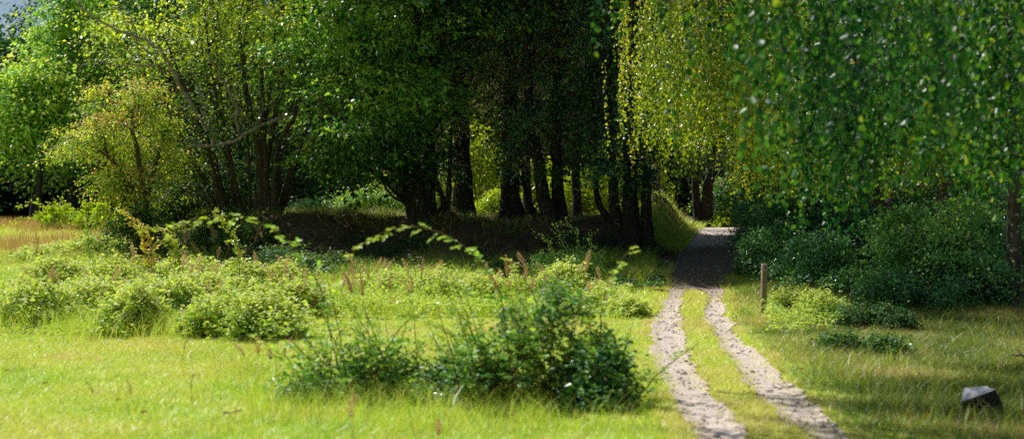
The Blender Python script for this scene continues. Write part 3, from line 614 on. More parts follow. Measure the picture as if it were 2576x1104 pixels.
# --- hazel with many stems and the hawthorn in front of it
Yh = 40.5; b = on(640, Yh); g = RNG(601); st = []
for k in range(17):
    f = k / 16; bx = 555 + 140 * f + g.uniform(-8, 8); tx = bx + (f - .55) * 420 + g.uniform(-50, 50); ty = g.uniform(-80, 200)
    mid = bx + (tx - bx) * .30; P = vl([(bx, 572), (mid, 400), (bx + (tx - bx) * .65, 240), (tx, ty)], Yh); P[:, 1] += np.linspace(0, g.uniform(-1.8, 1.8), 4) + g.uniform(-.35, .35)
    P[0, 2] = tz(P[0, 0], P[0, 1]); st.append((P, V_(g.uniform(5, 9), Yh), V_(2.5, Yh)))
for pts, r0 in (([(660, 570), (655, 480), (650, 380), (620, 240), (600, 60)], 14), ([(690, 568), (690, 470), (700, 370), (735, 300), (760, 120)], 10), ([(672, 570), (668, 460), (662, 330), (655, 100)], 12)):
    P = vl(pts, Yh - .4); P[0, 2] = tz(P[0, 0], P[0, 1]); st.append((P, V_(r0, Yh), V_(4, Yh)))
ex = []
for pts, r0, r1 in (([(735, 300), (690, 305), (640, 322), (590, 352), (545, 365), (485, 366), (440, 380), (410, 392)], 4.6, 4), ([(418, 388), (380, 330), (345, 270), (300, 190)], 5, 2.2),
                    ([(425, 390), (395, 370), (350, 345), (310, 330)], 3, 1.5), ([(520, 330), (450, 210), (380, 110), (300, 75), (235, 40), (190, 0)], 6, 2), ([(400, 140), (345, 110), (330, 60), (290, 20)], 3, 1.5),
                    ([(440, 150), (400, 165), (330, 165), (250, 160), (190, 165)], 3, 1), ([(600, 330), (585, 250), (540, 170), (500, 100)], 4, 2), ([(540, 364), (520, 300), (500, 220), (470, 160)], 3, 1.5), ([(600, 345), (605, 300), (585, 250), (590, 210)], 2, .8), ([(500, 365), (470, 330), (480, 280)], 1.6, .7), ([(640, 322), (660, 270), (650, 220)], 2, .8), ([(450, 378), (455, 420), (435, 450)], 1.5, .6),
                    ([(470, 367), (445, 355), (430, 340)], 3, 1.5), ([(310, 330), (250, 340), (190, 352), (120, 378)], 2.2, .8)):
    mb = MB(); P = smooth_line(vl(pts, Yh - 2.2), 22); P += g.normal(0, .035, P.shape); tube(mb, P, np.linspace(V_(r0, Yh), V_(r1, Yh), 22), 7, rough=.08); ex.append(('branch', mb))
def vlobe(vx, vy, Y, rx, ry, rz): return (X(vx, Y), Y, Z(vy, Y), V_(rx, Y), ry, V_(rz, Y))
make_tree('hazel_tree', 'big many-stemmed hazel with pale dead branches reaching over the meadow', 'tree', b, st,
          [vlobe(470, 180, Yh, 210, 2.4, 150), vlobe(640, 130, Yh + .4, 150, 2.2, 190), vlobe(330, 90, Yh - .5, 130, 1.6, 110), vlobe(560, -60, Yh, 260, 2.4, 110), vlobe(720, 300, Yh + .8, 70, 1.4, 100), vlobe(560, 330, Yh - .8, 110, 1.4, 70), vlobe(260, 250, Yh - 1.5, 90, 1.2, 60), vlobe(480, 430, Yh, 80, 1.4, 70), vlobe(190, 365, Yh - 2, 60, .7, 25)],
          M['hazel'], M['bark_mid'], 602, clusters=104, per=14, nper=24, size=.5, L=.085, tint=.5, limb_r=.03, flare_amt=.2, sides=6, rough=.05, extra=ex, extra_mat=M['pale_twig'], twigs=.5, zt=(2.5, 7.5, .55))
for o in bpy.data.objects:
    if o.name.startswith('branch') and o.parent: o['label'] = 'bare pale weathered branch'
Yt = 36; b = on(365, Yt)
make_tree('hawthorn_tree', 'small hawthorn with reddish leaf tips and a short dark trunk', 'tree', b,
          [(np.array([b, b + [.02, 0, .6], [X(355, Yt), Yt, Z(440, Yt)], [X(330, Yt), Yt, Z(300, Yt)]]), V_(15, Yt), V_(4, Yt)), (np.array([b + [.08, 0, 0], [X(372, Yt), Yt, Z(480, Yt)], [X(390, Yt), Yt + .3, Z(390, Yt)], [X(420, Yt), Yt + .3, Z(290, Yt)]]), V_(11, Yt), V_(4, Yt)), (np.array([b + [-.1, 0, 0], [X(335, Yt), Yt - .2, Z(470, Yt)], [X(280, Yt), Yt - .3, Z(390, Yt)]]), V_(7, Yt), V_(3, Yt))],
          [vlobe(310, 350, Yt, 105, 1.2, 75), vlobe(235, 330, Yt - .4, 80, 1.0, 60), vlobe(180, 385, Yt - .5, 60, .6, 32), vlobe(275, 430, Yt - .4, 85, .9, 45), vlobe(385, 290, Yt + .3, 70, .9, 55), vlobe(340, 240, Yt, 75, .9, 45), vlobe(415, 400, Yt + .3, 60, .9, 70), vlobe(340, 490, Yt - .2, 90, .9, 55), vlobe(250, 250, Yt, 50, .6, 35)],
          M['hawthorn'], M['bark_mid'], 611, clusters=76, per=13, shell=.2, nper=32, size=.34, L=.05, tint=.50, limb_r=.02, flare_amt=.5, twigs=.5, lightup=.45)
bush('understorey_bush', 'dark backing shrub for the shade under the hazel branches', 'bush', 500, 42, 360, 130, 616, 'hedge_shade', L=.08, n=44, tint=.4, ry=1.2)  # dark leaf mass put in to stand for the shaded interior
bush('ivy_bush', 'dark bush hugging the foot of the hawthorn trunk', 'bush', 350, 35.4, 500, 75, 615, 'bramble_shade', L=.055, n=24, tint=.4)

# ------------------------------------------------------------------ birches and the hedge
def birch(label, base, trunk, disk, n_str, zlow, ztop, seed, mat, L=.045, r0=.2, keepf=None, bm='birch_bark', slen=(1.2, 2.6), tint=.45, limbs=12, step=.035, upper=None):
    g = RNG(seed); b = np.asarray(base, float); t = thing('birch_tree', label, 'tree', b, 'weeping birches beside the path')
    mb = MB(); Q = smooth_line(trunk, 26); Q[0, 2] -= .1; tube(mb, Q, np.linspace(r0, r0 * .3, 26) * flare(26, .5, .05), 12, rough=.12, seed=seed)
    cm = MB(); tb = MB()
    x0, y0, rx, ry = disk
    for k in range(limbs):
        a = 6.283 * (k + g.uniform(-.3, .3)) / limbs; q = g.uniform(.55, .95); e = np.array([x0 + rx * q * math.cos(a), y0 + ry * q * math.sin(a), g.uniform(*ztop)]); j = g.integers(10, 22)
        cv = limb_curve(g, Q[j], e, .18, 12); tube(mb, cv, np.linspace(r0 * .35, .012, 12), 6)
    PP, DD, TT = [], [], []
    m = 0; left = 0
    nu = upper[4] if upper else 0
    while m < n_str + nu:
        if left <= 0 and m >= n_str:
            a = g.uniform(0, 6.283); q = math.sqrt(g.uniform(0, 1)); hx = upper[0] + upper[2] * q * math.cos(a); hy = upper[1] + upper[3] * q * math.sin(a); left = 8; ht = 0; hz = 0; hl = 1.8; sp_ = .3  # extra strands above the view, added only to cast shade
        elif left <= 0:
            a = g.uniform(0, 6.283); q = math.sqrt(g.uniform(0.02, 1)); hx = x0 + rx * q * math.cos(a); hy = y0 + ry * q * math.sin(a)
            if keepf is not None and not keepf(hx, hy, g): m += .1; continue
            left = int(g.integers(5, 14)); ht = g.normal(0, .11); hz = g.normal(0, .25); hl = g.uniform(*slen); sp_ = g.uniform(.10, .24)
        left -= 1; x = hx + g.normal(0, sp_); y = hy + g.normal(0, sp_)
        m += 1
        zl = g.uniform(upper[5], upper[6]) if upper and m > n_str else zlow(hx, hy, g) + hz; ln = hl * g.uniform(.7, 1.15); zt_ = zl + ln
        dx, dy = g.normal(0, .22, 2); w = g.normal(0, .05, 4)
        s = np.arange(0, ln, step); f = s / ln
        P = np.stack([x + dx * (1 - f) ** 2 + w[0] * np.sin(3 * f + w[1] * 30), y + dy * (1 - f) ** 2 + w[2] * np.sin(3 * f + w[3] * 30), zt_ - s], -1)
        tube(mb, P[::max(1, len(P) // 7)], .0022, 3)
        PP.append(P); TT.append(np.full(len(P), tint + ht + g.normal(0, .07)) + .1 * (f > .75) * g.uniform())
    P = np.concatenate(PP); T = np.concatenate(TT); n = len(P)
    P = P + g.normal(0, .028, (n, 3)); D = np.concatenate([g.normal(0, .55, (n, 2)), -np.abs(g.normal(.8, .35, (n, 1)))], 1); N = g.normal(0, 1, (n, 3)); N[:, 2] *= .5
    ll = L * g.uniform(.6, 1.25, n)
    leaves(cm, P, D, N, ll, ll * .78, T + np.clip(g.normal(0, .15, n), -.4, .34) + (g.uniform(0, 1, n) < .003) * .5, big=True)
    mb.build('trunk', M[bm], t, b, smooth=True); cm.build('crown', M[mat], t, b)
    return t
# leafy sprays hung near the camera, from a birch whose trunk stands outside the picture
bA = np.array([9.0, 14.5, tz(9.0, 14.5)])
def zlA(x, y, g):
    if x < X(1535, y): return max(4.4 + (y - 13) * .16, Z(-60, y)) + g.uniform(0, 1.0)  # unseen part of the crown, held above the view to shade the ground
    if x < X(1640, y): return g.uniform(2.9, 4.4)
    if x < X(1890, y): return g.uniform(2.3, 3.8)
    return 1.95 + abs(g.normal(0, .55)) + (.25 if x < 3.2 else 0)
birch('near weeping birch with blurred hanging foliage filling the upper corner', bA, np.array([bA, bA + [-.3, 0, 3], bA + [-.8, .2, 6.5], bA + [-.6, 0, 9.5]]), (4.0, 14.0, 5.6, 4.6), 1150, zlA, (6, 9), 701, 'birch', L=.066, step=.045, keepf=lambda x, y, g: (x > X(1860, y) or (x > X(1555, y) and g.uniform() < .16) or (x < .75 and y > 12 and g.uniform() < .6)) and fbm(x * 1.1, y * 1.1, 42) > .49 + .10 * g.uniform(), slen=(1.3, 3.0), tint=.42, upper=(.3, 16.8, 1.9, 1.6, 170, 4.7, 6))  # the upper strands are unseen, added to shade the near path
bB = on(2558, 26)
birch('birch with a rough grey trunk at the picture edge beside the big shrub', bB, np.array([bB, bB + [-.05, 0, 1.5], bB + [.1, .2, 4], bB + [0, .2, 8]]), (8.0, 22.5, 4.6, 4.5), 800, lambda x, y, g: 2.5 + abs(g.normal(0, .8)), (5, 8.5), 702, 'birch', r0=.14, tint=.36, bm='bark_rough', keepf=lambda x, y, g: fbm(x * .9, y * .9, 44) > .48 + .1 * g.uniform())
bC = on(2262, 30)
birch('leaning birch with a dark trunk patched in white', bC, np.vstack([[bC], vl([(2248, 590), (2215, 500), (2150, 350), (2080, 100)], 30)]), (5.6, 29.5, 4.0, 4.5), 1800,
      lambda x, y, g: (3.0 if x < 4.6 else 2.4) + abs(g.normal(0, 1.1)), (6, 9.5), 703, 'birch_sun', r0=.24, L=.062, step=.045, tint=.45, keepf=lambda x, y, g: x > X(1560, y) + abs(g.normal(0, .55)) + .9 * (fbm(y * 1.3, x * .2, 45) - .4) and fbm(x * 1.1, y * 1.1, 41) > .41 + .12 * g.uniform(), slen=(1.4, 3.6), upper=(3.5, 26, 2.6, 3.8, 330, 6.0, 8.5))  # unseen upper strands added to throw shade on the verge
bD = on(2376, 29.2)
birch('upright birch with flaky grey bark beside the leaning one', bD, np.array([bD, bD + [0, 0, 1.5], bD + [.05, .1, 5], bD + [0, 0, 9]]), (8.8, 29, 2.2, 2.5), 220, lambda x, y, g: 3.2 + abs(g.normal(0, .8)), (5, 8), 704, 'birch', r0=.16, bm='bark_rough', tint=.36)
bE = on(2432, 30.5)
birch('slightly leaning birch behind the big shrub', bE, np.vstack([[bE], vl([(2425, 560), (2440, 470), (2465, 330), (2480, 100)], 30.5)]), (10.2, 30, 2.2, 2.5), 200, lambda x, y, g: 3.2 + abs(g.normal(0, .8)), (5, 8), 705, 'birch', r0=.17, bm='bark_rough', tint=.36)

HG = 'shrubs of the shady hedge beside the path'
for k, (vx, Y, top, rx, n, mat, lab, ry, tint) in enumerate([
        (1935, 42, 320, 85, 56, 'hedge_shade', 'leafy hedge shrub overhanging the far bend of the path', 1.6, .6),
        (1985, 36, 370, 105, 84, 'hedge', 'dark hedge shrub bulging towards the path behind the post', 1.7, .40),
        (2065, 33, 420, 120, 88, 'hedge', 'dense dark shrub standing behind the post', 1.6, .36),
        (2150, 40, 360, 130, 60, 'hedge_shade', 'shady shrub behind the dark hollow', 1.6, .4),
        (2290, 38, 380, 140, 60, 'hedge_shade', 'tall shady shrub behind the birch trunks', 1.6, .5),
        (2500, 36, 400, 150, 60, 'hedge_shade', 'shady shrub filling the gap beyond the edge trunk', 1.8, .5),
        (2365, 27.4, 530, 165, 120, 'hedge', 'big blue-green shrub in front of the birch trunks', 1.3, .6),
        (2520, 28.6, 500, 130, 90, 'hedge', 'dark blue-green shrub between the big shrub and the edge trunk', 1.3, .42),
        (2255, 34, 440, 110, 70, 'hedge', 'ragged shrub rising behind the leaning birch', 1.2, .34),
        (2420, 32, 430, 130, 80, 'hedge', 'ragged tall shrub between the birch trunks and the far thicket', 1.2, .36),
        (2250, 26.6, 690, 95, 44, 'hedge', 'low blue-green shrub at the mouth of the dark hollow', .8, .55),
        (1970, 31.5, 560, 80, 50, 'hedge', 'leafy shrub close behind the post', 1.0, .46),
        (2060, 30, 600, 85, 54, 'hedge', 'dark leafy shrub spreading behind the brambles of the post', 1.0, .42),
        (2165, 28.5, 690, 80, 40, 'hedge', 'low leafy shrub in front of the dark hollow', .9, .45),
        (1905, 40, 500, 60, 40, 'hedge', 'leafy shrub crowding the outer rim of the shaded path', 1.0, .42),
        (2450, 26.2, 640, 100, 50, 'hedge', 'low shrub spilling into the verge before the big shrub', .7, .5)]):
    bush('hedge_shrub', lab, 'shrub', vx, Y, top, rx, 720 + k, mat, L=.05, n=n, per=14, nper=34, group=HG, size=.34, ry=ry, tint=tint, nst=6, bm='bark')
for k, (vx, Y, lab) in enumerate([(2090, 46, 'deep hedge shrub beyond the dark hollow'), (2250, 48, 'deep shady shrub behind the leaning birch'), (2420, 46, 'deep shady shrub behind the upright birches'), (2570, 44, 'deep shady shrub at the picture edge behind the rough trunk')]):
    bush('hedge_shrub', lab, 'shrub', vx, Y, 200, 140, 735 + k, 'hedge_shade', L=.09, n=60, per=14, nper=30, group=HG, size=.5, ry=1.6, tint=.35)

# ------------------------------------------------------------------ brambles
BB = 'sunny bramble mounds across the meadow'
def bramble(label, vx, vy, rx, top, seed, mat='bramble', L=.072, dens=1.0, group=None, name='bramble_bush', tint=.5, ry=None, dark=False):
    b = hit(vx, vy); Y = b[1]; g = RNG(seed); t = thing(name, label, 'bramble', b, group)
    front = group == BB and vy > 795; r = V_(rx, Y) * (1.55 if front else 1.5 if vx < 1700 else 1.1); h = max(.25, (vy - top) * Y / FV) * (g.uniform(.68, .9) if front else g.uniform(.55, .9)); ry = ry or min(r * 1.4, 1.9)
    b = b + np.array([0, ry * .7, 0]); sm = MB(); lm = MB(); P, D, N, T = [], [], [], []
    nc = int(95 * dens * (r / .6))
    for _ in range(nc):
        a = g.uniform(0, 6.283); q = math.sqrt(g.uniform(0, 1)) * (1.25 if g.uniform() < .18 else 1); hh = h * ((.35 if front else .15) + (1.25 if front else 1.6) * float(fbm(b[0] * 3 + math.cos(a) * q * 1.6, b[1] * 3 + math.sin(a) * q * 1.6, seed))); e = b + np.array([math.cos(a) * r * q, math.sin(a) * ry * q, 0])
        st = b + np.array([g.uniform(-1, 1) * r * .7, g.uniform(-1, 1) * ry * .6, 0]); st[2] = tz(st[0], st[1]); e[2] = tz(e[0], e[1]) + hh * max(0, 1 - q ** 2.2) * g.uniform(.2, .9) + .04
        pk = (st + e) / 2; pk[2] = st[2] + hh * g.uniform(.55, 1.15) * (1 - .6 * (np.linalg.norm((pk - b)[:2] / [r, ry]) ** 2))
        cv = smooth_line([st, pk, e], 12); tube(sm, cv, np.linspace(.005, .0025, 12), 3)
        m = 20; i = g.integers(2, 12, m); p0 = cv[i] + g.normal(0, .07, (m, 3))
        for off in (-1, 0, 1):
            n_ = np.array([-.2, -.05, 1.0]) + g.normal(0, .4, (m, 3)); d_ = np.concatenate([g.normal(0, 1, (m, 2)), g.normal(-.1, .3, (m, 1))], 1)
            P.append(p0 + g.normal(0, .03, (m, 3))); D.append(d_); N.append(n_); T.append(tint + g.normal(0, .2, m) + .25 * ((p0[:, 2] - b[2]) / h - .5))
    P = np.concatenate(P); P[:, 2] = np.maximum(P[:, 2], terrain(P[:, 0], P[:, 1]) + .02); n = len(P); ll = L * g.uniform(.55, 1.3, n)
    leaves(lm, P, np.concatenate(D), np.concatenate(N), ll, ll * .72, np.concatenate(T), big=True)
    org = np.array(t.location); sm.build('stem', M['red_twig'], t, org); lm.build('foliage', M[mat], t, org)
    return t
for k, (vx, vy, rx, top, lab) in enumerate([
        (50, 826, 75, 705, 'bramble mound cut by the picture edge above the pale stick'),
        (185, 812, 85, 712, 'bramble mound behind the pale stick'),
        (300, 850, 75, 745, 'bramble mound bulging towards the open lawn'),
        (415, 822, 75, 700, 'bramble mound in the middle of the front row'),
        (520, 856, 70, 740, 'bramble mound at the lawn edge below the tall orange shoots'),
        (640, 862, 75, 730, 'bramble mound beside the rusty seed heads'),
        (720, 800, 65, 712, 'low bramble mound at the end of the front row'),
        (10, 800, 70, 712, 'bramble mound running out of the picture above the lawn'), (355, 800, 75, 700, 'bramble mound squeezed behind the lawn bulge and the front row'), (590, 815, 75, 705, 'bramble mound filling the middle of the front row behind the rusty seed heads'), (480, 790, 75, 690, 'bramble mound behind the middle of the front row'),
        (110, 735, 75, 665, 'bramble mound around the dark red dock'),
        (280, 735, 80, 655, 'bramble mound behind the lawn bulge'),
        (430, 722, 75, 650, 'bramble mound below the orange-leaved shoots'),
        (570, 745, 80, 665, 'bramble mound below the near arching rose cane'),
        (690, 740, 55, 675, 'small bramble mound at the edge of the shade'),
        (220, 655, 60, 600, 'leafy mound at the far side of the meadow brambles'),
        (90, 668, 60, 615, 'low leafy mound near the thin wiry shoots')]):
    bramble(lab, vx, vy, rx, top, 800 + k, group=BB, dens=1.0)
BM = 'bramble mounds along the edge of the bank shade'
for k, (vx, vy, rx, top, lab) in enumerate([
        (905, 752, 60, 700, 'bramble mound at the start of the middle row'), (1000, 765, 65, 695, 'bramble mound behind the second arching cane'),
        (1100, 770, 65, 690, 'bramble mound below the pink umbel'), (1200, 775, 65, 695, 'bramble mound in the middle of the middle row'),
        (1310, 770, 65, 690, 'bramble mound below the tall straw plume'), (1415, 775, 65, 685, 'whitish lit bramble mound in front of the blue-green rose'),
        (1505, 785, 55, 715, 'bramble mound at the path end of the middle row'), (1580, 800, 40, 765, 'small creeping bramble by the path verge')]):
    bramble(lab, vx, vy, rx, top, 830 + k, group=BM, dens=.9)
BS = 'shaded brambles at the foot of the bank'
for k, (vx, vy, rx, top, lab) in enumerate([
        (490, 640, 80, 608, 'dark bramble bush below the hazel'), (590, 665, 75, 605, 'shaded bramble at the foot of the hazel stems'),
        (700, 690, 75, 640, 'shaded bramble below the grassy bank top'), (820, 700, 70, 655, 'shaded bramble in front of the bare bank'),
        (400, 630, 55, 590, 'dark bramble beside the hawthorn foot')]):
    bramble(lab, vx, vy, rx, top, 850 + k, mat='bramble_shade' if k not in (0, 4) else 'hedge_shade', group=BS, tint=.42)  # first and last take near-black leaves in place of the hazel's shade
BP = 'brambles around the waymark post'
for k, (vx, vy, rx, top, lab) in enumerate([
        (2000, 794, 50, 745, 'low bramble at the foot of the post'), (2080, 818, 70, 740, 'bramble spreading past the post'),
        (2165, 835, 65, 760, 'bramble at the foot of the low shrub'), (2265, 840, 60, 770, 'bramble below the big blue-green shrub'),
        (2130, 895, 60, 865, 'creeping bramble with bright leaves in the verge'), (2240, 905, 60, 872, 'creeping bramble in the shady verge grass'), (1905, 700, 45, 640, 'small bramble between the path and the post')]):
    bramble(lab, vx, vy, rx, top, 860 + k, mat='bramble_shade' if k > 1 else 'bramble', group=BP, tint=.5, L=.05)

g = RNG(880); n = 120000
x, y = visible_xy(g, n, 16.5, 40, .8); vx = CX + x / y * FV; vy = CY + (H - terrain(x, y)) / y * FV
zn = np.where(vx < 790, (vy > 600 + 40 * (vx > 330)) & (vy < 850 - .08 * np.maximum(vx - 300, 0)), (vy > 690) & (vy < 800) & (vx < 1580)) | ((np.hypot((vx - 2040) / 110, (vy - 812) / 36) < .4 + 1.2 * fbm(x * 2, y * 2, 74)) & (g.uniform(0, 1, n) < .5))
nz = fbm(x * .8, y * .8, 71); k = zn & (nz + .3 * (g.uniform(0, 1, n) - .5) > .42); x, y, nz = x[k], y[k], nz[k]; n = len(x)
hh = .75 * np.clip(nz - .30, .05, 1) * g.uniform(0, 1, n) ** .6 * (1 + .8 * (fbm(x * 3, y * 3, 72) - .5))
mb = MB()
for q in range(3):
    P = np.stack([x + g.normal(0, .04, n), y + g.normal(0, .04, n), terrain(x, y) + .03 + hh * g.uniform(.7, 1.1, n)], -1); ll = .065 * g.uniform(.5, 1.3, n)
    leaves(mb, P, np.concatenate([g.normal(0, 1, (n, 2)), g.normal(-.1, .3, (n, 1))], 1), np.array([-.2, .1, 1.0]) + g.normal(0, .45, (n, 3)), ll, ll * g.uniform(.45, .8, n), .55 + g.normal(0, .2, n) + .5 * (fbm(x * .6, y * .6, 73) - .5))
tag(mb.build('meadow_weeds', M['bramble']), 'low tangled leafy weeds between the bramble mounds', 'weeds', kind='stuff')

n = 60000
x, y = visible_xy(g, n, 29, 38.5, .8); vx = CX + x / y * FV; vy = CY + (H - terrain(x, y)) / y * FV
k = (vx > 420) & (vx < 1700) & (vy > 600) & (vy < 705 + 40 * (vx > 1540)) & (x < pL(y) - .2) & (fbm(x * .7, y * .7, 75) > .40 + .15 * (vx > 950)); x, y = x[k], y[k]; n = len(x)
mb = MB()
for q in range(2):
    P = np.stack([x + g.normal(0, .05, n), y + g.normal(0, .05, n), terrain(x, y) + .03 + .35 * fbm(x * 1.5, y * 1.5, 76) * g.uniform(.2, 1, n)], -1); ll = .08 * g.uniform(.5, 1.3, n)
    leaves(mb, P, np.concatenate([g.normal(0, 1, (n, 2)), g.normal(-.1, .3, (n, 1))], 1), np.array([0, -.2, 1.0]) + g.normal(0, .45, (n, 3)), ll, ll * .65, .45 + g.normal(0, .2, n))
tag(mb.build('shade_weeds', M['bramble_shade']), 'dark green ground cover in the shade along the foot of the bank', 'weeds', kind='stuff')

# ------------------------------------------------------------------ arching plants
def cane_plant(name, label, cat, base, canes, mat, seed, L=.03, step=.04, per=4, spread=.05, cm='red_twig', r=.006, group=None, tint=.55, body=None, tipup=.2, big=True, comp=0, ratio=.6, bodydark=0):
    """canes: world polylines with leaves all along; body: (ellipsoid, count) of low dense foliage"""
    g = RNG(seed); base = np.asarray(base, float); t = thing(name, label, cat, base, group); lm = MB(); cane_mbs = []
    for cn in canes:
        pts, l0 = (cn if isinstance(cn, tuple) else (cn, .12)); sm = MB()
        ln = np.linalg.norm(np.diff(pts, axis=0), axis=1).sum(); Q = smooth_line(pts, max(12, int(ln / .04))); n = len(Q)
        Q = Q + g.normal(0, .004, Q.shape)
        tube(sm, Q, np.linspace(r, r * .35, n), 5); cane_mbs.append(sm)
        f = np.arange(int(l0 * n), n, max(1, int(step / .04)))
        Tn = nrm(np.gradient(Q, axis=0))[f]; side = nrm(np.cross(Tn, [0, 0, 1.0])); sg = np.where(np.arange(len(f)) % 2 == 0, 1.0, -1.0)[:, None]
        tw = Q[f]; dirs = side * sg * .8 + Tn * .7 + g.normal(0, .35, (len(f), 3))
        if comp:
            nl = 7; dr = nrm(dirs + np.array([0, 0, -.25])); m_ = len(f); sc_ = (1 - .45 * f / n)
            for q in range(nl):
                fr_ = [.3, .3, .6, .6, .85, .85, 1.0][q]; sd_ = [1, -1, 1, -1, 1, -1, 0][q]; P = tw + dr * (comp * fr_ * sc_)[:, None]; lat = nrm(np.cross(dr, np.array([0, 0, 1.0]) + g.normal(0, .15, (m_, 3))))
                N = np.array([0, 0, 1.0]) + g.normal(0, .35, (m_, 3)); ll = L * g.uniform(.8, 1.25, m_) * sc_
                leaves(lm, P, lat * sd_ * .9 + dr * (.55 if sd_ else 1) + g.normal(0, .15, (m_, 3)), N, ll, ll * ratio, tint + tipup * (f / n - .4) + g.normal(0, .1, m_), big)
        for q in range(0 if comp else per):
            u = (q + .5) / per; P = tw + nrm(dirs) * spread * u * 2 + g.normal(0, spread * .25, tw.shape); d = dirs + side * (1 if q % 2 else -1) * .8 + g.normal(0, .3, tw.shape)
            N = np.array([0, 0, 1.0]) + g.normal(0, .45, tw.shape); ll = L * g.uniform(.7, 1.25, len(f)) * (1 - .3 * f / n)
            leaves(lm, P, d, N, ll, ll * ratio, tint + tipup * (f / n - .4) + g.normal(0, .13, len(f)), big)
    tint = tint - bodydark
    if body:
        for e, cnt in body:
            m = max(4, cnt // 60); C = ell_points(g, e, m, .3); C[:, 2] = np.maximum(C[:, 2], terrain(C[:, 0], C[:, 1]) + .06)
            sm = cane_mbs[0]
            for c in C[::2]:
                q = base + [g.normal(0, .12), g.normal(0, .12), 0]; tube(sm, limb_curve(g, q, c, .1, 6), np.linspace(.006, .002, 6), 4)
            idx = np.repeat(np.arange(m), 60); k = len(idx); P = C[idx] + g.normal(0, .075, (k, 3)); P[:, 2] = np.maximum(P[:, 2], terrain(P[:, 0], P[:, 1]) + .01)
            ll = L * (.72 if comp else 1) * g.uniform(.7, 1.3, k); leaves(lm, P, np.concatenate([g.normal(0, 1, (k, 2)), g.normal(-.1, .4, (k, 1))], 1), np.array([-.1, 0, 1.0]) + g.normal(0, .5, (k, 3)), ll, ll * ratio, tint - .12 + .3 * ((P[:, 2] - e[2]) / e[5]) * .5 + g.normal(0, .15, k), big)
    for sm in cane_mbs: sm.build('cane', M[cm], t, base)
    lm.build('foliage', M[mat], t, base)
    return t
# near wild roses
Ya = 14.0; bA_ = on(868, Ya)
def wl(pts, Y, dd=0):
    P = vl(pts, Y); P[:, 1] += np.linspace(0, dd, len(P)); return P
ca = [(wl([(872, 1000), (835, 850), (800, 700), (755, 630), (700, 578), (640, 548), (560, 545), (500, 565), (455, 590)], Ya, -.6), .30),
      (wl([(880, 1000), (860, 880), (835, 780), (815, 700)], Ya, .2), .2), (wl([(860, 1000), (800, 900), (750, 840), (700, 800)], Ya, .2), .25), (wl([(890, 1000), (915, 900), (905, 830), (880, 750)], Ya, .3), .2),
      (wl([(900, 1000), (960, 900), (1010, 820), (1060, 790), (1130, 770)], Ya, .3), .3), (wl([(840, 1000), (770, 960), (720, 900), (690, 880)], Ya, -.3), .2), (wl([(900, 1010), (985, 950), (1040, 880), (1080, 860)], Ya, -.2), .2), (wl([(850, 1010), (830, 930), (850, 850), (900, 790)], Ya, -.2), .25)]
def eb(vx, vy, Y, rx, ry, rz): return (X(vx, Y), Y, Z(vy, Y), V_(rx, Y), ry, V_(rz, Y))
gq = RNG(899)
for k in range(28):
    vx0 = gq.uniform(760, 1060); vt = gq.uniform(720, 940); dv = gq.normal(-55, 55)
    ca.append((wl([(vx0, 1010), (vx0 + dv * .4, (1010 + vt) / 2), (vx0 + dv, vt)], Ya + gq.normal(0, .25), gq.normal(0, .2)), .15))
cane_plant('rose_bush', 'thin blurred rose bush whose longest cane arches out before the hazel', 'shrub', bA_, ca, 'rose', 901, L=.078, comp=.17, step=.09, r=.009, ratio=.6, group=None,
           body=[(eb(860, 985, Ya, 130, .4, 50), 1900), (eb(880, 900, Ya + .2, 110, .4, 60), 400), (eb(770, 1000, Ya - .4, 90, .3, 35), 900), (eb(960, 930, Ya + .2, 110, .35, 50), 700)], tint=.64, tipup=.5, bodydark=.12)
Yb = 13.6; bB_ = on(1440, Yb)
cb = [(wl([(1330, 1000), (1275, 850), (1255, 730), (1215, 665), (1160, 610), (1100, 580), (1030, 568), (960, 590), (900, 632)], Yb, -.5), .35),
      (wl([(1480, 1010), (1505, 880), (1515, 760), (1535, 690), (1560, 650), (1592, 615)], Yb, -.2), .35), (wl([(1400, 1000), (1370, 850), (1340, 740), (1305, 680), (1290, 660)], Yb, .3), .35),
      (wl([(1500, 1010), (1560, 920), (1580, 850), (1590, 820)], Yb, 0), .2), (wl([(1420, 1000), (1440, 850), (1450, 760)], Yb, .3), .2), (wl([(1300, 1000), (1200, 900), (1130, 840), (1080, 820)], Yb, .2), .2),
      (wl([(1520, 1010), (1600, 950), (1640, 930)], Yb, -.2), .2), (wl([(1350, 1000), (1320, 880), (1300, 800)], Yb, -.2), .2)]
for k in range(42):
    vx0 = gq.uniform(1150, 1620); vt = gq.uniform(700, 900) if vx0 < 1540 else gq.uniform(850, 950); dv = gq.normal(-85, 60)
    cb.append((wl([(vx0, 1010), (vx0 + dv * .4, (1010 + vt) / 2), (vx0 + dv, vt)], Yb + gq.normal(0, .3), gq.normal(0, .2)), .15))
cane_plant('rose_bush', 'dense blurred rose bush with a dark shaded side next to the path', 'shrub', bB_, cb, 'rose', 902, L=.078, comp=.17, step=.09, r=.009, ratio=.6,
           body=[(eb(1480, 945, Yb, 85, .5, 85), 4200), (eb(1510, 1005, Yb - .3, 95, .4, 45), 3000), (eb(1350, 880, Yb + .3, 110, .45, 85), 900), (eb(1300, 800, Yb + .4, 90, .4, 55), 500), (eb(1400, 755, Yb + .3, 70, .35, 45), 420), (eb(1060, 950, Yb + .3, 90, .4, 50), 500), (eb(1430, 800, Yb + .3, 90, .4, 65), 300), (eb(1520, 890, Yb + .1, 80, .4, 60), 800), (eb(1210, 940, Yb + .2, 120, .4, 60), 1200), (eb(1130, 985, Yb, 120, .4, 40), 900)], tint=.62, tipup=.5, bodydark=.12)
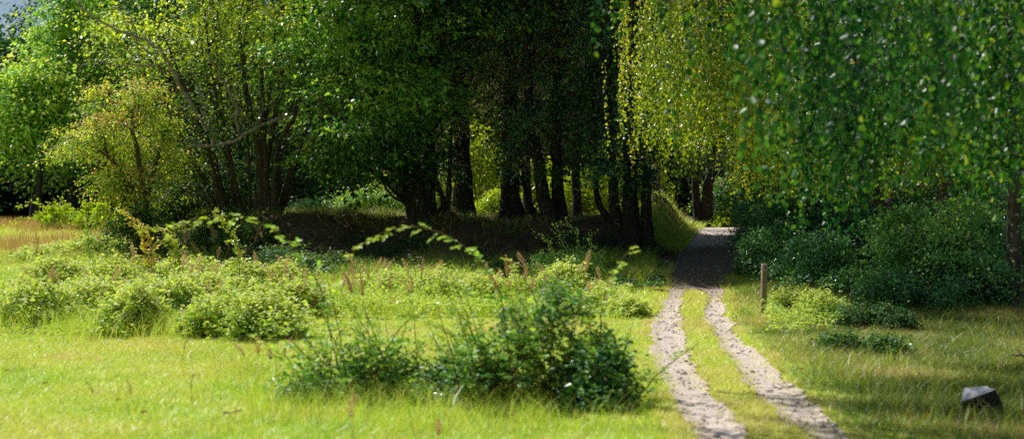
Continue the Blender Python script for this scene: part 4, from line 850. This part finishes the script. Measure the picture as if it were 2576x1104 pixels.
# blue-green rose at the foot of the bank
Yr = 31.5; bR = on(1440, Yr)
cane_plant('rose_bush', 'blue-green rose shrub in the shade at the foot of the bank', 'shrub', bR,
           [wl([(1440, 700), (1455, 640), (1450, 590), (1425, 560)], Yr), wl([(1450, 700), (1480, 640), (1490, 590)], Yr), wl([(1430, 700), (1400, 640), (1370, 600), (1355, 590)], Yr, -.3), wl([(1440, 700), (1420, 630), (1400, 575)], Yr, .3), wl([(1460, 700), (1500, 660), (1520, 640)], Yr)],
           'hedge', 903, L=.06, per=6, spread=.10, r=.010, tint=.85, body=[(eb(1400, 670, Yr, 60, .5, 40), 2600), (eb(1460, 680, Yr, 60, .5, 45), 2200)])  # bright blue-green tint stands in for skylight falling into the shade
# orange-tipped shoots by the hawthorn
Yo = 29; bO = hit(400, 668)
for k, (pts, lab) in enumerate([
        ([(375, 665), (365, 620), (345, 570), (318, 540), (305, 530)], 'arching orange-leaved shoot in front of the hawthorn trunk'),
        ([(440, 668), (430, 610), (405, 580), (375, 575), (350, 572)], 'arching whitish-leaved shoot beside the orange-leaved one'),
        ([(598, 700), (600, 650), (590, 605), (570, 570), (545, 535)], 'thin yellow-leaved shoot hanging over the bramble mounds'),
        ([(225, 640), (223, 600), (222, 570), (218, 545)], 'thin upright wiry shoot in the far meadow')]):
    Y = [30.5, 30, 27, 34][k]; b = on(pts[0][0], Y); P = vl(pts, Y); P[0] = b; P2 = P.copy(); P2[1:, 0] += [.12, .2, .35, .42][:len(P) - 1]; P2[1:, 2] -= [.05, .12, .25, .3][:len(P) - 1]
    cane_plant('arching_shoot', lab, 'shoot', b, [P, P2] if k < 2 else [P], 'orange_sap' if k < 3 else 'bramble', 910 + k, L=.11, per=5, step=.07, spread=.08, r=.009, tint=[.72, .45, .4, .4][k], group='slender shoots above the brambles')
# yellow-green saplings at the far edge
for k, (vx, Y, tips, lab) in enumerate([
        (130, 50, [(45, 520), (75, 548), (130, 535), (25, 560)], 'yellow-green sapling arching over the far meadow'),
        (165, 49, [(110, 520), (150, 515), (190, 550)], 'sapling with arching tips beside the dark double trunk'),
        (230, 48, [(205, 512), (260, 540), (215, 535), (275, 555)], 'tallest sapling in front of the shady trunks'),
        (270, 47, [(300, 545), (250, 530), (290, 565)], 'low bushy sapling near the hawthorn')]):
    b = on(vx, Y); cs = []
    for q, (tx, ty) in enumerate(tips):
        e = np.array([X(tx, Y), Y, Z(ty, Y)]); m_ = (b * .35 + e * .65); m_[2] = e[2] + .12; m_[0] = b[0] * .45 + e[0] * .55; cs.append(np.array([b, b * .7 + m_ * .3 + [0, 0, .35], m_, e]))
    cane_plant('young_sapling', lab, 'sapling', b, cs, 'yellow_green', 920 + k, L=.11, per=5, step=.08, spread=.12, r=.012, tint=.6, body=[((b[0], b[1], b[2] + .45, .8, .5, .45), 1000)], group='saplings at the far edge of the meadow')

# ------------------------------------------------------------------ seed heads, docks, flower
def plume_proto(seed, h, head, bend, mat='plume', wdt=.06, n=340, name='grass_plume', tn=.5, sl=.022):
    g = RNG(seed); P = np.array([[0, 0, 0], [bend * .15, 0, h * .4], [bend * .5, .02, h * .8], [bend, .03, h]]); Q = smooth_line(P, 16)
    sm = MB(); tube(sm, Q, np.linspace(.003, .0012, 16), 4); hm = MB()
    f = 1 - (head / h) * g.uniform(0, 1, n) ** .8; i = np.clip(f * 15, 0, 14.99); i0 = i.astype(int); C = Q[i0] + (Q[i0 + 1] - Q[i0]) * (i - i0)[:, None]
    rel = (1 - f) / (head / h); wd = wdt * np.sin(np.clip(rel, 0.02, 1) * 2.6 + .25)
    d = np.stack([g.normal(0, 1, n), g.normal(0, 1, n), g.uniform(.2, 1.4, n)], -1); Pp = C + nrm(d * [1, 1, .5]) * (wd * g.uniform(.1, 1, n))[:, None]
    leaves(hm, Pp, d, g.normal(0, 1, (n, 3)), sl * g.uniform(.7, 1.4, n), sl * .42, tn + g.normal(0, .22, n))
    leafm = sm
    for q in range(3):
        a = g.uniform(0, 6.28); e = Q[3] + np.array([math.cos(a) * h * .3, math.sin(a) * h * .3, h * g.uniform(.1, .3)]); s_ = Q[2]; mid = (s_ + e) / 2 + [0, 0, h * .1]
        sd = np.array([-math.sin(a), math.cos(a), 0]) * .003; leafm.add([s_ - sd, s_ + sd, mid + sd, mid - sd, e], [[0, 1, 2], [0, 2, 3], [3, 2, 4]])
    return sm.mesh('stem', M['straw_stem']), hm.mesh('seed_head', M[mat]), name
PROT = [plume_proto(1, .75, .34, .14), plume_proto(2, .62, .27, -.10, wdt=.034), plume_proto(3, .85, .36, .22), plume_proto(4, .55, .25, .06, wdt=.03, tn=.2), plume_proto(5, .7, .32, -.24, wdt=.038)]
DOCK = [plume_proto(11, .75, .30, -.12, 'dock', .035, 260, 'dock_plant', sl=.014), plume_proto(12, .6, .25, .12, 'dock', .026, 200, 'dock_plant', sl=.014)]
def put(pr, label, cat, vx, vy_tip, vy_base, group, scale=None, Y=None, rz=0):
    b = hit(vx, vy_base) if Y is None else on(vx, Y)
    t = thing(pr[2], label, cat, b, group); hgt = (Z(vy_tip, b[1]) - b[2])
    for me, nm in ((pr[0], 'stem'), (pr[1], 'seed_head')):
        o = bpy.data.objects.new(nm, me); COL.objects.link(o); o.parent = t
    me_h = max(v.co.z for v in pr[0].vertices); s = max(.5, hgt / me_h); t.scale = (s ** .6 if s < 1.2 else 1.1, s ** .6 if s < 1.2 else 1.1, s); t.rotation_euler = (.12 * math.sin(vx), .22 * math.sin(vx * 1.7 + vy_tip), rz); return t
g = RNG(950)
GP = 'dry grass plumes standing in the brambles'
for k, (vx, tip, base, pr, rz, lab) in enumerate([
        (905, 632, 740, 2, 3.2, 'reddish plume bent towards the hazel at the edge of the shade'), (928, 668, 745, 4, .3, 'short reddish plume below the bent one'), (980, 660, 748, 1, 1, 'reddish plume beside the pink umbel'),
        (1020, 655, 752, 4, .2, 'rusty plume against the dark bank'), (1060, 650, 750, 2, .1, 'plume leaning towards the second arching cane'), (1095, 655, 756, 1, 2.9, 'pale plume under the second arching cane'),
        (1345, 630, 765, 0, 2.9, 'tallest straw-coloured plume against the dark bank'), (1352, 678, 765, 3, 3.0, 'small plume at the foot of the tallest one'), (1385, 690, 762, 1, 2, 'greenish plume in front of the blue-green rose'),
        (1475, 668, 765, 4, 0, 'drooping straw plume beside the near upright cane'), (1500, 672, 768, 0, 3, 'drooping plume closest to the path verge'), (1425, 695, 768, 3, 1, 'short rusty plume among the whitish brambles'),
        (1275, 640, 760, 3, 2, 'thin yellowish plume in the middle of the shade edge'), (500, 640, 760, 0, 1.5, 'buff plume above the bramble mounds'), (520, 655, 760, 4, 3, 'second buff plume leaning beside the first'),
        (690, 662, 755, 0, 3.1, 'rusty plume at the end of the sunny brambles'), (300, 690, 780, 2, .3, 'rusty plume leaning over the bramble mounds'), (270, 670, 770, 1, 3, 'pale pinkish plume in the far brambles'),
        (785, 522, 566, 0, 3.0, 'tall pale plume on top of the grassy bank'), (808, 535, 566, 1, 1, 'smaller pale plume on top of the grassy bank'), (818, 540, 566, 3, 2, 'shortest pale plume on top of the grassy bank'),
        (625, 860, 945, 4, .5, 'rusty blurred plume at the edge of the lawn'), (650, 850, 945, 1, 2, 'second rusty blurred plume at the edge of the lawn'), (680, 865, 950, 3, 1, 'lower rusty plume beside the lawn'), (720, 860, 950, 2, .2, 'rusty plume leaning towards the thin rose bush'),
        (890, 1018, 1120, 0, .2, 'large blurred orange-tan plume in front of the thin rose bush'), (1105, 1072, 1150, 1, 2, 'blurred tan plume below the dense rose bush'), (1330, 800, 1010, 2, 2, 'thin brown plume inside the dense rose bush'), (85, 685, 770, 1, 2, 'faint pink plume in the brambles near the dark dock')]):
    put(PROT[pr], lab, 'grass plume', vx, tip, base, GP, rz=rz)
for k in range(90):
    vx = g.uniform(20, 1540); vyb = g.uniform(740, 800) if vx > 760 else g.uniform(660, 830)
    put(PROT[int(g.integers(0, 5))], 'thin dry grass plume scattered among the meadow brambles', 'grass plume', vx, vyb - g.uniform(55, 115), vyb, 'scattered thin dry plumes', rz=g.uniform(0, 6.28))
for k, (vx, tip, base, pr, rz, lab) in enumerate([(165, 698, 770, 0, 0, 'dark red dock seed spike on the bramble mounds'), (458, 870, 915, 1, 1, 'small brown dock spike on the lawn'), (245, 1000, 1040, 1, 3.1, 'thin brown dock stalk leaning on the open lawn'), (325, 985, 1040, 1, 3.3, 'second thin brown stalk on the open lawn'), (485, 940, 1030, 1, .2, 'tall brown dock stalk with a bent top on the lawn')]):
    put(DOCK[pr], lab, 'dock', vx, tip, base, 'brown dock stalks in the meadow', rz=rz)
# pale umbel
b = hit(1045, 750); t = thing('wildflower', 'pinkish white umbel flower rising in front of the dark bank', 'flower', b); sm = MB(); fm = MB(); g = RNG(960)
zt = Z(640, b[1]) - b[2]
for k in range(5):
    e = np.array([g.normal(0, .08), g.normal(0, .05), zt - g.uniform(0, .12)]); cv = smooth_line([[0, 0, 0], [0, 0, zt * .6], e], 10); tube(sm, cv, .003, 4)
    n = 26; P = e + np.stack([g.normal(0, .018, n), g.normal(0, .018, n), g.normal(0, .004, n)], -1); leaves(fm, P, g.normal(0, 1, (n, 3)) * [1, 1, .2], np.array([0, 0, 1.0]) + g.normal(0, .3, (n, 3)), .014, .012, g.uniform(0, 1, n))
sm.build('stem', M['straw_stem'], t); fm.build('flower_head', M['petal'], t)
# yellow leaves lying about
for k, (vx, vy, lab) in enumerate([(115, 983, 'largest yellow leaf on the open lawn'), (301, 1027, 'yellow leaf beside the brown stalks on the lawn'), (365, 1060, 'yellow leaf low on the lawn'), (21, 950, 'yellow leaf by the picture edge of the lawn'),
        (1199, 962, 'yellow leaf in the middle of the dense rose bush'), (1175, 974, 'second yellow leaf under the dense rose bush'), (1346, 1067, 'yellow leaf in the grass below the dense rose bush'), (2330, 1067, 'yellow leaf in front of the stone'), (2165, 960, 'yellow leaf in the dry verge'), (2015, 945, 'yellow leaf at the rim of the outer track'), (2274, 811, 'yellow leaf at the foot of the big shrub'), (2490, 1006, 'yellow leaf just behind the stone')]):
    b = hit(vx, vy); g = RNG(970 + k); mb = MB(); s = .05
    leaves(mb, np.array([b + [-.02, 0, .075], b + [0, .01, .07]]), np.array([[.8, -.3, .1], [-.5, -.5, .2]]), np.array([[-.2, -.8, .7], [.2, -.7, .8]]), s, s * .75, .5, True)
    tag(mb.build('yellow_leaf', M['yellow_leaf'], None, b), lab, 'leaf', 'yellow fallen leaves')

# ------------------------------------------------------------------ post, stone, sticks
def box(mb, c, s, bev=.004):
    c = np.array(c); h = np.array(s) / 2; z0, z1 = c[2] - h[2], c[2] + h[2]
    def ring(z, i): 
        x, y = h[0] - i, h[1] - i; b_ = bev if i == 0 else bev
        return [[c[0] - x + b_, c[1] - y, z], [c[0] + x - b_, c[1] - y, z], [c[0] + x, c[1] - y + b_, z], [c[0] + x, c[1] + y - b_, z], [c[0] + x - b_, c[1] + y, z], [c[0] - x + b_, c[1] + y, z], [c[0] - x, c[1] + y - b_, z], [c[0] - x, c[1] - y + b_, z]]
    R = [ring(z0, 0), ring(z1 - bev, 0), ring(z1, bev)]; V = np.array(sum(R, [])); F = []
    for k in range(2):
        for j in range(8): a, b_, c_, d = k*8+j, k*8+(j+1) % 8, (k+1)*8+(j+1) % 8, (k+1)*8+j; F += [[a, b_, c_], [a, c_, d]]
    for j in range(1, 7): F.append([16, 16 + j, 17 + j])
    mb.add(V, F)
pb = hit(1919, 793); Yp = pb[1]; hp = Z(664, Yp) - pb[2]
wp = V_(13, Yp)
t = thing('waymark_post', 'weathered square wooden post with a purple hexagon badge near its top', 'post', pb)
t.rotation_euler = (0, math.radians(1.6), math.radians(7))
mb = MB(); box(mb, (0, 0, (hp - .016 - .2) / 2), (wp, wp, hp - .016 + .2)); mb.build('post_body', M['post'], t)
mb = MB(); box(mb, (0, 0, hp - .008), (wp + .004, wp + .004, .0155)); mb.build('cap', M['cap'], t)
def hexa(mb, r, y, z, th, ri=0):
    a = np.radians(np.arange(6) * 60 + 90); o = np.stack([np.cos(a) * r, np.full(6, y), np.sin(a) * r + z], -1); back = o + [0, th, 0]; ii = np.stack([np.cos(a) * ri, np.full(6, y), np.sin(a) * ri + z], -1)
    V = np.concatenate([o, back, ii]); F = []
    for j in range(6):
        k = (j + 1) % 6; F += [[j, k, 6 + k], [j, 6 + k, 6 + j]]
        F += [[j, 12 + k, k], [j, 12 + j, 12 + k]]
    if ri == 0: F = [f for f in F]
    mb.add(V, F)
r = wp * .52; zc = hp - .07
bd = bpy.data.objects.new('badge', None)
mb = MB(); hexa(mb, r, -wp / 2 - .006, zc, .006, 0); badge = mb.build('badge', M['white'], t)
mb = MB(); hexa(mb, r * .76, -wp / 2 - .009, zc, .003, 0); mb.build('purple_field', M['purple'], badge)
mb = MB(); s = r * .30; mb.add([[-s, -wp / 2 - .012, zc - s], [s, -wp / 2 - .012, zc - s], [s, -wp / 2 - .012, zc + s], [-s, -wp / 2 - .012, zc + s]], [[0, 1, 2], [0, 2, 3]]); mb.build('square_mark', M['violet'], badge)
bpy.data.objects.remove(bd)
# stone: a tilted slab-topped block
sb = hit(2478, 1042); Ys = sb[1]
def sp(vx, vy, d): return np.array([X(vx, Ys + d), Ys + d, Z(vy, Ys + d)])
A = [sp(2417, 1010, 0), sp(2500, 978, .0), sp(2481, 971, .22), sp(2425, 975, .24)]     # lit top: front-left, front-right, back-right, back-left
low = sb[2] - .08
A[1] = sp(2503, 979, .0)
Bt = [np.array([X(2420, Ys), Ys + .02, low]), np.array([X(2534, Ys), Ys + .0, low]), np.array([X(2530, Ys + .3), Ys + .30, low]), np.array([X(2430, Ys + .3), Ys + .3, low])]
R_ = sp(2520, 1010, .02); R2 = R_ + [.0, .28, .0]
g = RNG(985)
def patch(mb, a, b, c, d, n=9, amp=.013):
    u, v = np.meshgrid(np.linspace(0, 1, n), np.linspace(0, 1, n)); u, v = u[..., None], v[..., None]
    P = a * (1 - u) * (1 - v) + b * u * (1 - v) + c * u * v + d * (1 - u) * v; w = (np.sin(u * 3.14) * np.sin(v * 3.14)); P = P + w * g.normal(0, amp, P.shape)
    i = (np.arange(n - 1)[:, None] * n + np.arange(n - 1)[None]).ravel(); mb.add(P.reshape(-1, 3), np.concatenate([np.stack([i, i + 1, i + n + 1], -1), np.stack([i, i + n + 1, i + n], -1)]))
t = thing('boulder', 'angular grey stone with a pale tilted top lying in the grass', 'stone', sb)
mb = MB(); patch(mb, A[0], A[1], A[2], A[3], amp=.004); mb.build('stone_top', M['stone'], t, sb)
mb = MB(); patch(mb, Bt[0], (Bt[0] * .25 + Bt[1] * .75), A[1], A[0]); patch(mb, (Bt[0] * .25 + Bt[1] * .75), Bt[1], R_, A[1]); patch(mb, Bt[1], Bt[2], R2, R_); patch(mb, R_, R2, A[2], A[1]); patch(mb, Bt[2], Bt[3], A[3], A[2]); patch(mb, R2, Bt[2], Bt[2], A[2]); patch(mb, Bt[3], Bt[0], A[0], A[3])
mb.build('stone_body', M['stone_shade'], t, sb)
def stick(label, a, b, r, mat, seed):
    g = RNG(seed); mb = MB(); P = smooth_line([a, (a + b) / 2 + g.normal(0, .03, 3), b], 14); P += g.normal(0, .006, P.shape); tube(mb, P, np.linspace(r, r * .5, 14), 6, rough=.12, seed=seed)
    k = P[8]; tube(mb, smooth_line([k, k + (b - a) * .12 + [0, .05, .06]], 5), np.linspace(r * .5, r * .2, 5), 5)
    tag(mb.build('fallen_stick', mat, None, a, True), label, 'stick', 'fallen sticks')
a = hit(50, 838); b = hit(112, 832); stick('pale bleached stick lying at the foot of the bramble mounds', a + [0, 0, .06], b + [0, 0, .09], .016, M['pale_twig'], 990)
a = hit(2600, 930); b = hit(2542, 912); stick('dark fallen stick jutting in at the picture edge above the stone', a + [0, 0, .10], b + [0, 0, .10], .022, M['bark'], 991)
a = hit(560, 1052); b = hit(610, 1048); stick('short grey stick in the lawn grass near the thin rose bush', a + [0, 0, .04], b + [0, 0, .06], .010, M['pale_twig'], 992)

# ------------------------------------------------------------------ light, sky, camera
SUN_AZ, SUN_EL = math.atan2(-.78, .625), math.radians(52)      # azimuth from +Y towards +X
sd = Vector((math.sin(SUN_AZ) * math.cos(SUN_EL), math.cos(SUN_AZ) * math.cos(SUN_EL), math.sin(SUN_EL)))
ld = bpy.data.lights.new('sun', 'SUN'); ld.energy = 5.0; ld.angle = math.radians(.5); ld.color = (1.0, .95, .86)
lo = bpy.data.objects.new('sun', ld); COL.objects.link(lo); lo.rotation_euler = sd.to_track_quat('Z', 'Y').to_euler(); lo.location = (-20, 20, 30)
w = bpy.data.worlds.new('World'); bpy.context.scene.world = w; w.use_nodes = True; nt = w.node_tree; nt.nodes.clear()
sky = nt.nodes.new('ShaderNodeTexSky'); sky.sky_type = 'NISHITA'; sky.sun_disc = False; sky.sun_elevation = SUN_EL; sky.sun_rotation = SUN_AZ; sky.dust_density = .6; sky.air_density = 1.0; sky.ozone_density = 1.5
bgn = nt.nodes.new('ShaderNodeBackground'); bgn.inputs[1].default_value = .066; wo = nt.nodes.new('ShaderNodeOutputWorld')
nt.links.new(sky.outputs[0], bgn.inputs[0]); nt.links.new(bgn.outputs[0], wo.inputs[0])
cd = bpy.data.cameras.new('camera'); cam = bpy.data.objects.new('camera', cd); COL.objects.link(cam)
cam.location = (0, 0, H); cam.rotation_euler = (math.radians(90), 0, 0)
cd.sensor_width = 36; cd.lens = 50; cd.clip_end = 2000; cd.dof.use_dof = True; cd.dof.focus_distance = 36; cd.dof.aperture_fstop = 1.45
sc = bpy.context.scene; sc.camera = cam
sc.view_settings.view_transform = 'Standard'; sc.view_settings.look = 'None'; sc.view_settings.exposure = 0
sc.render.engine = 'CYCLES'; sc.cycles.use_denoising = False; sc.cycles.max_bounces = 5; sc.cycles.diffuse_bounces = 2; sc.cycles.transmission_bounces = 2; sc.cycles.glossy_bounces = 1; sc.cycles.sample_clamp_indirect = 4
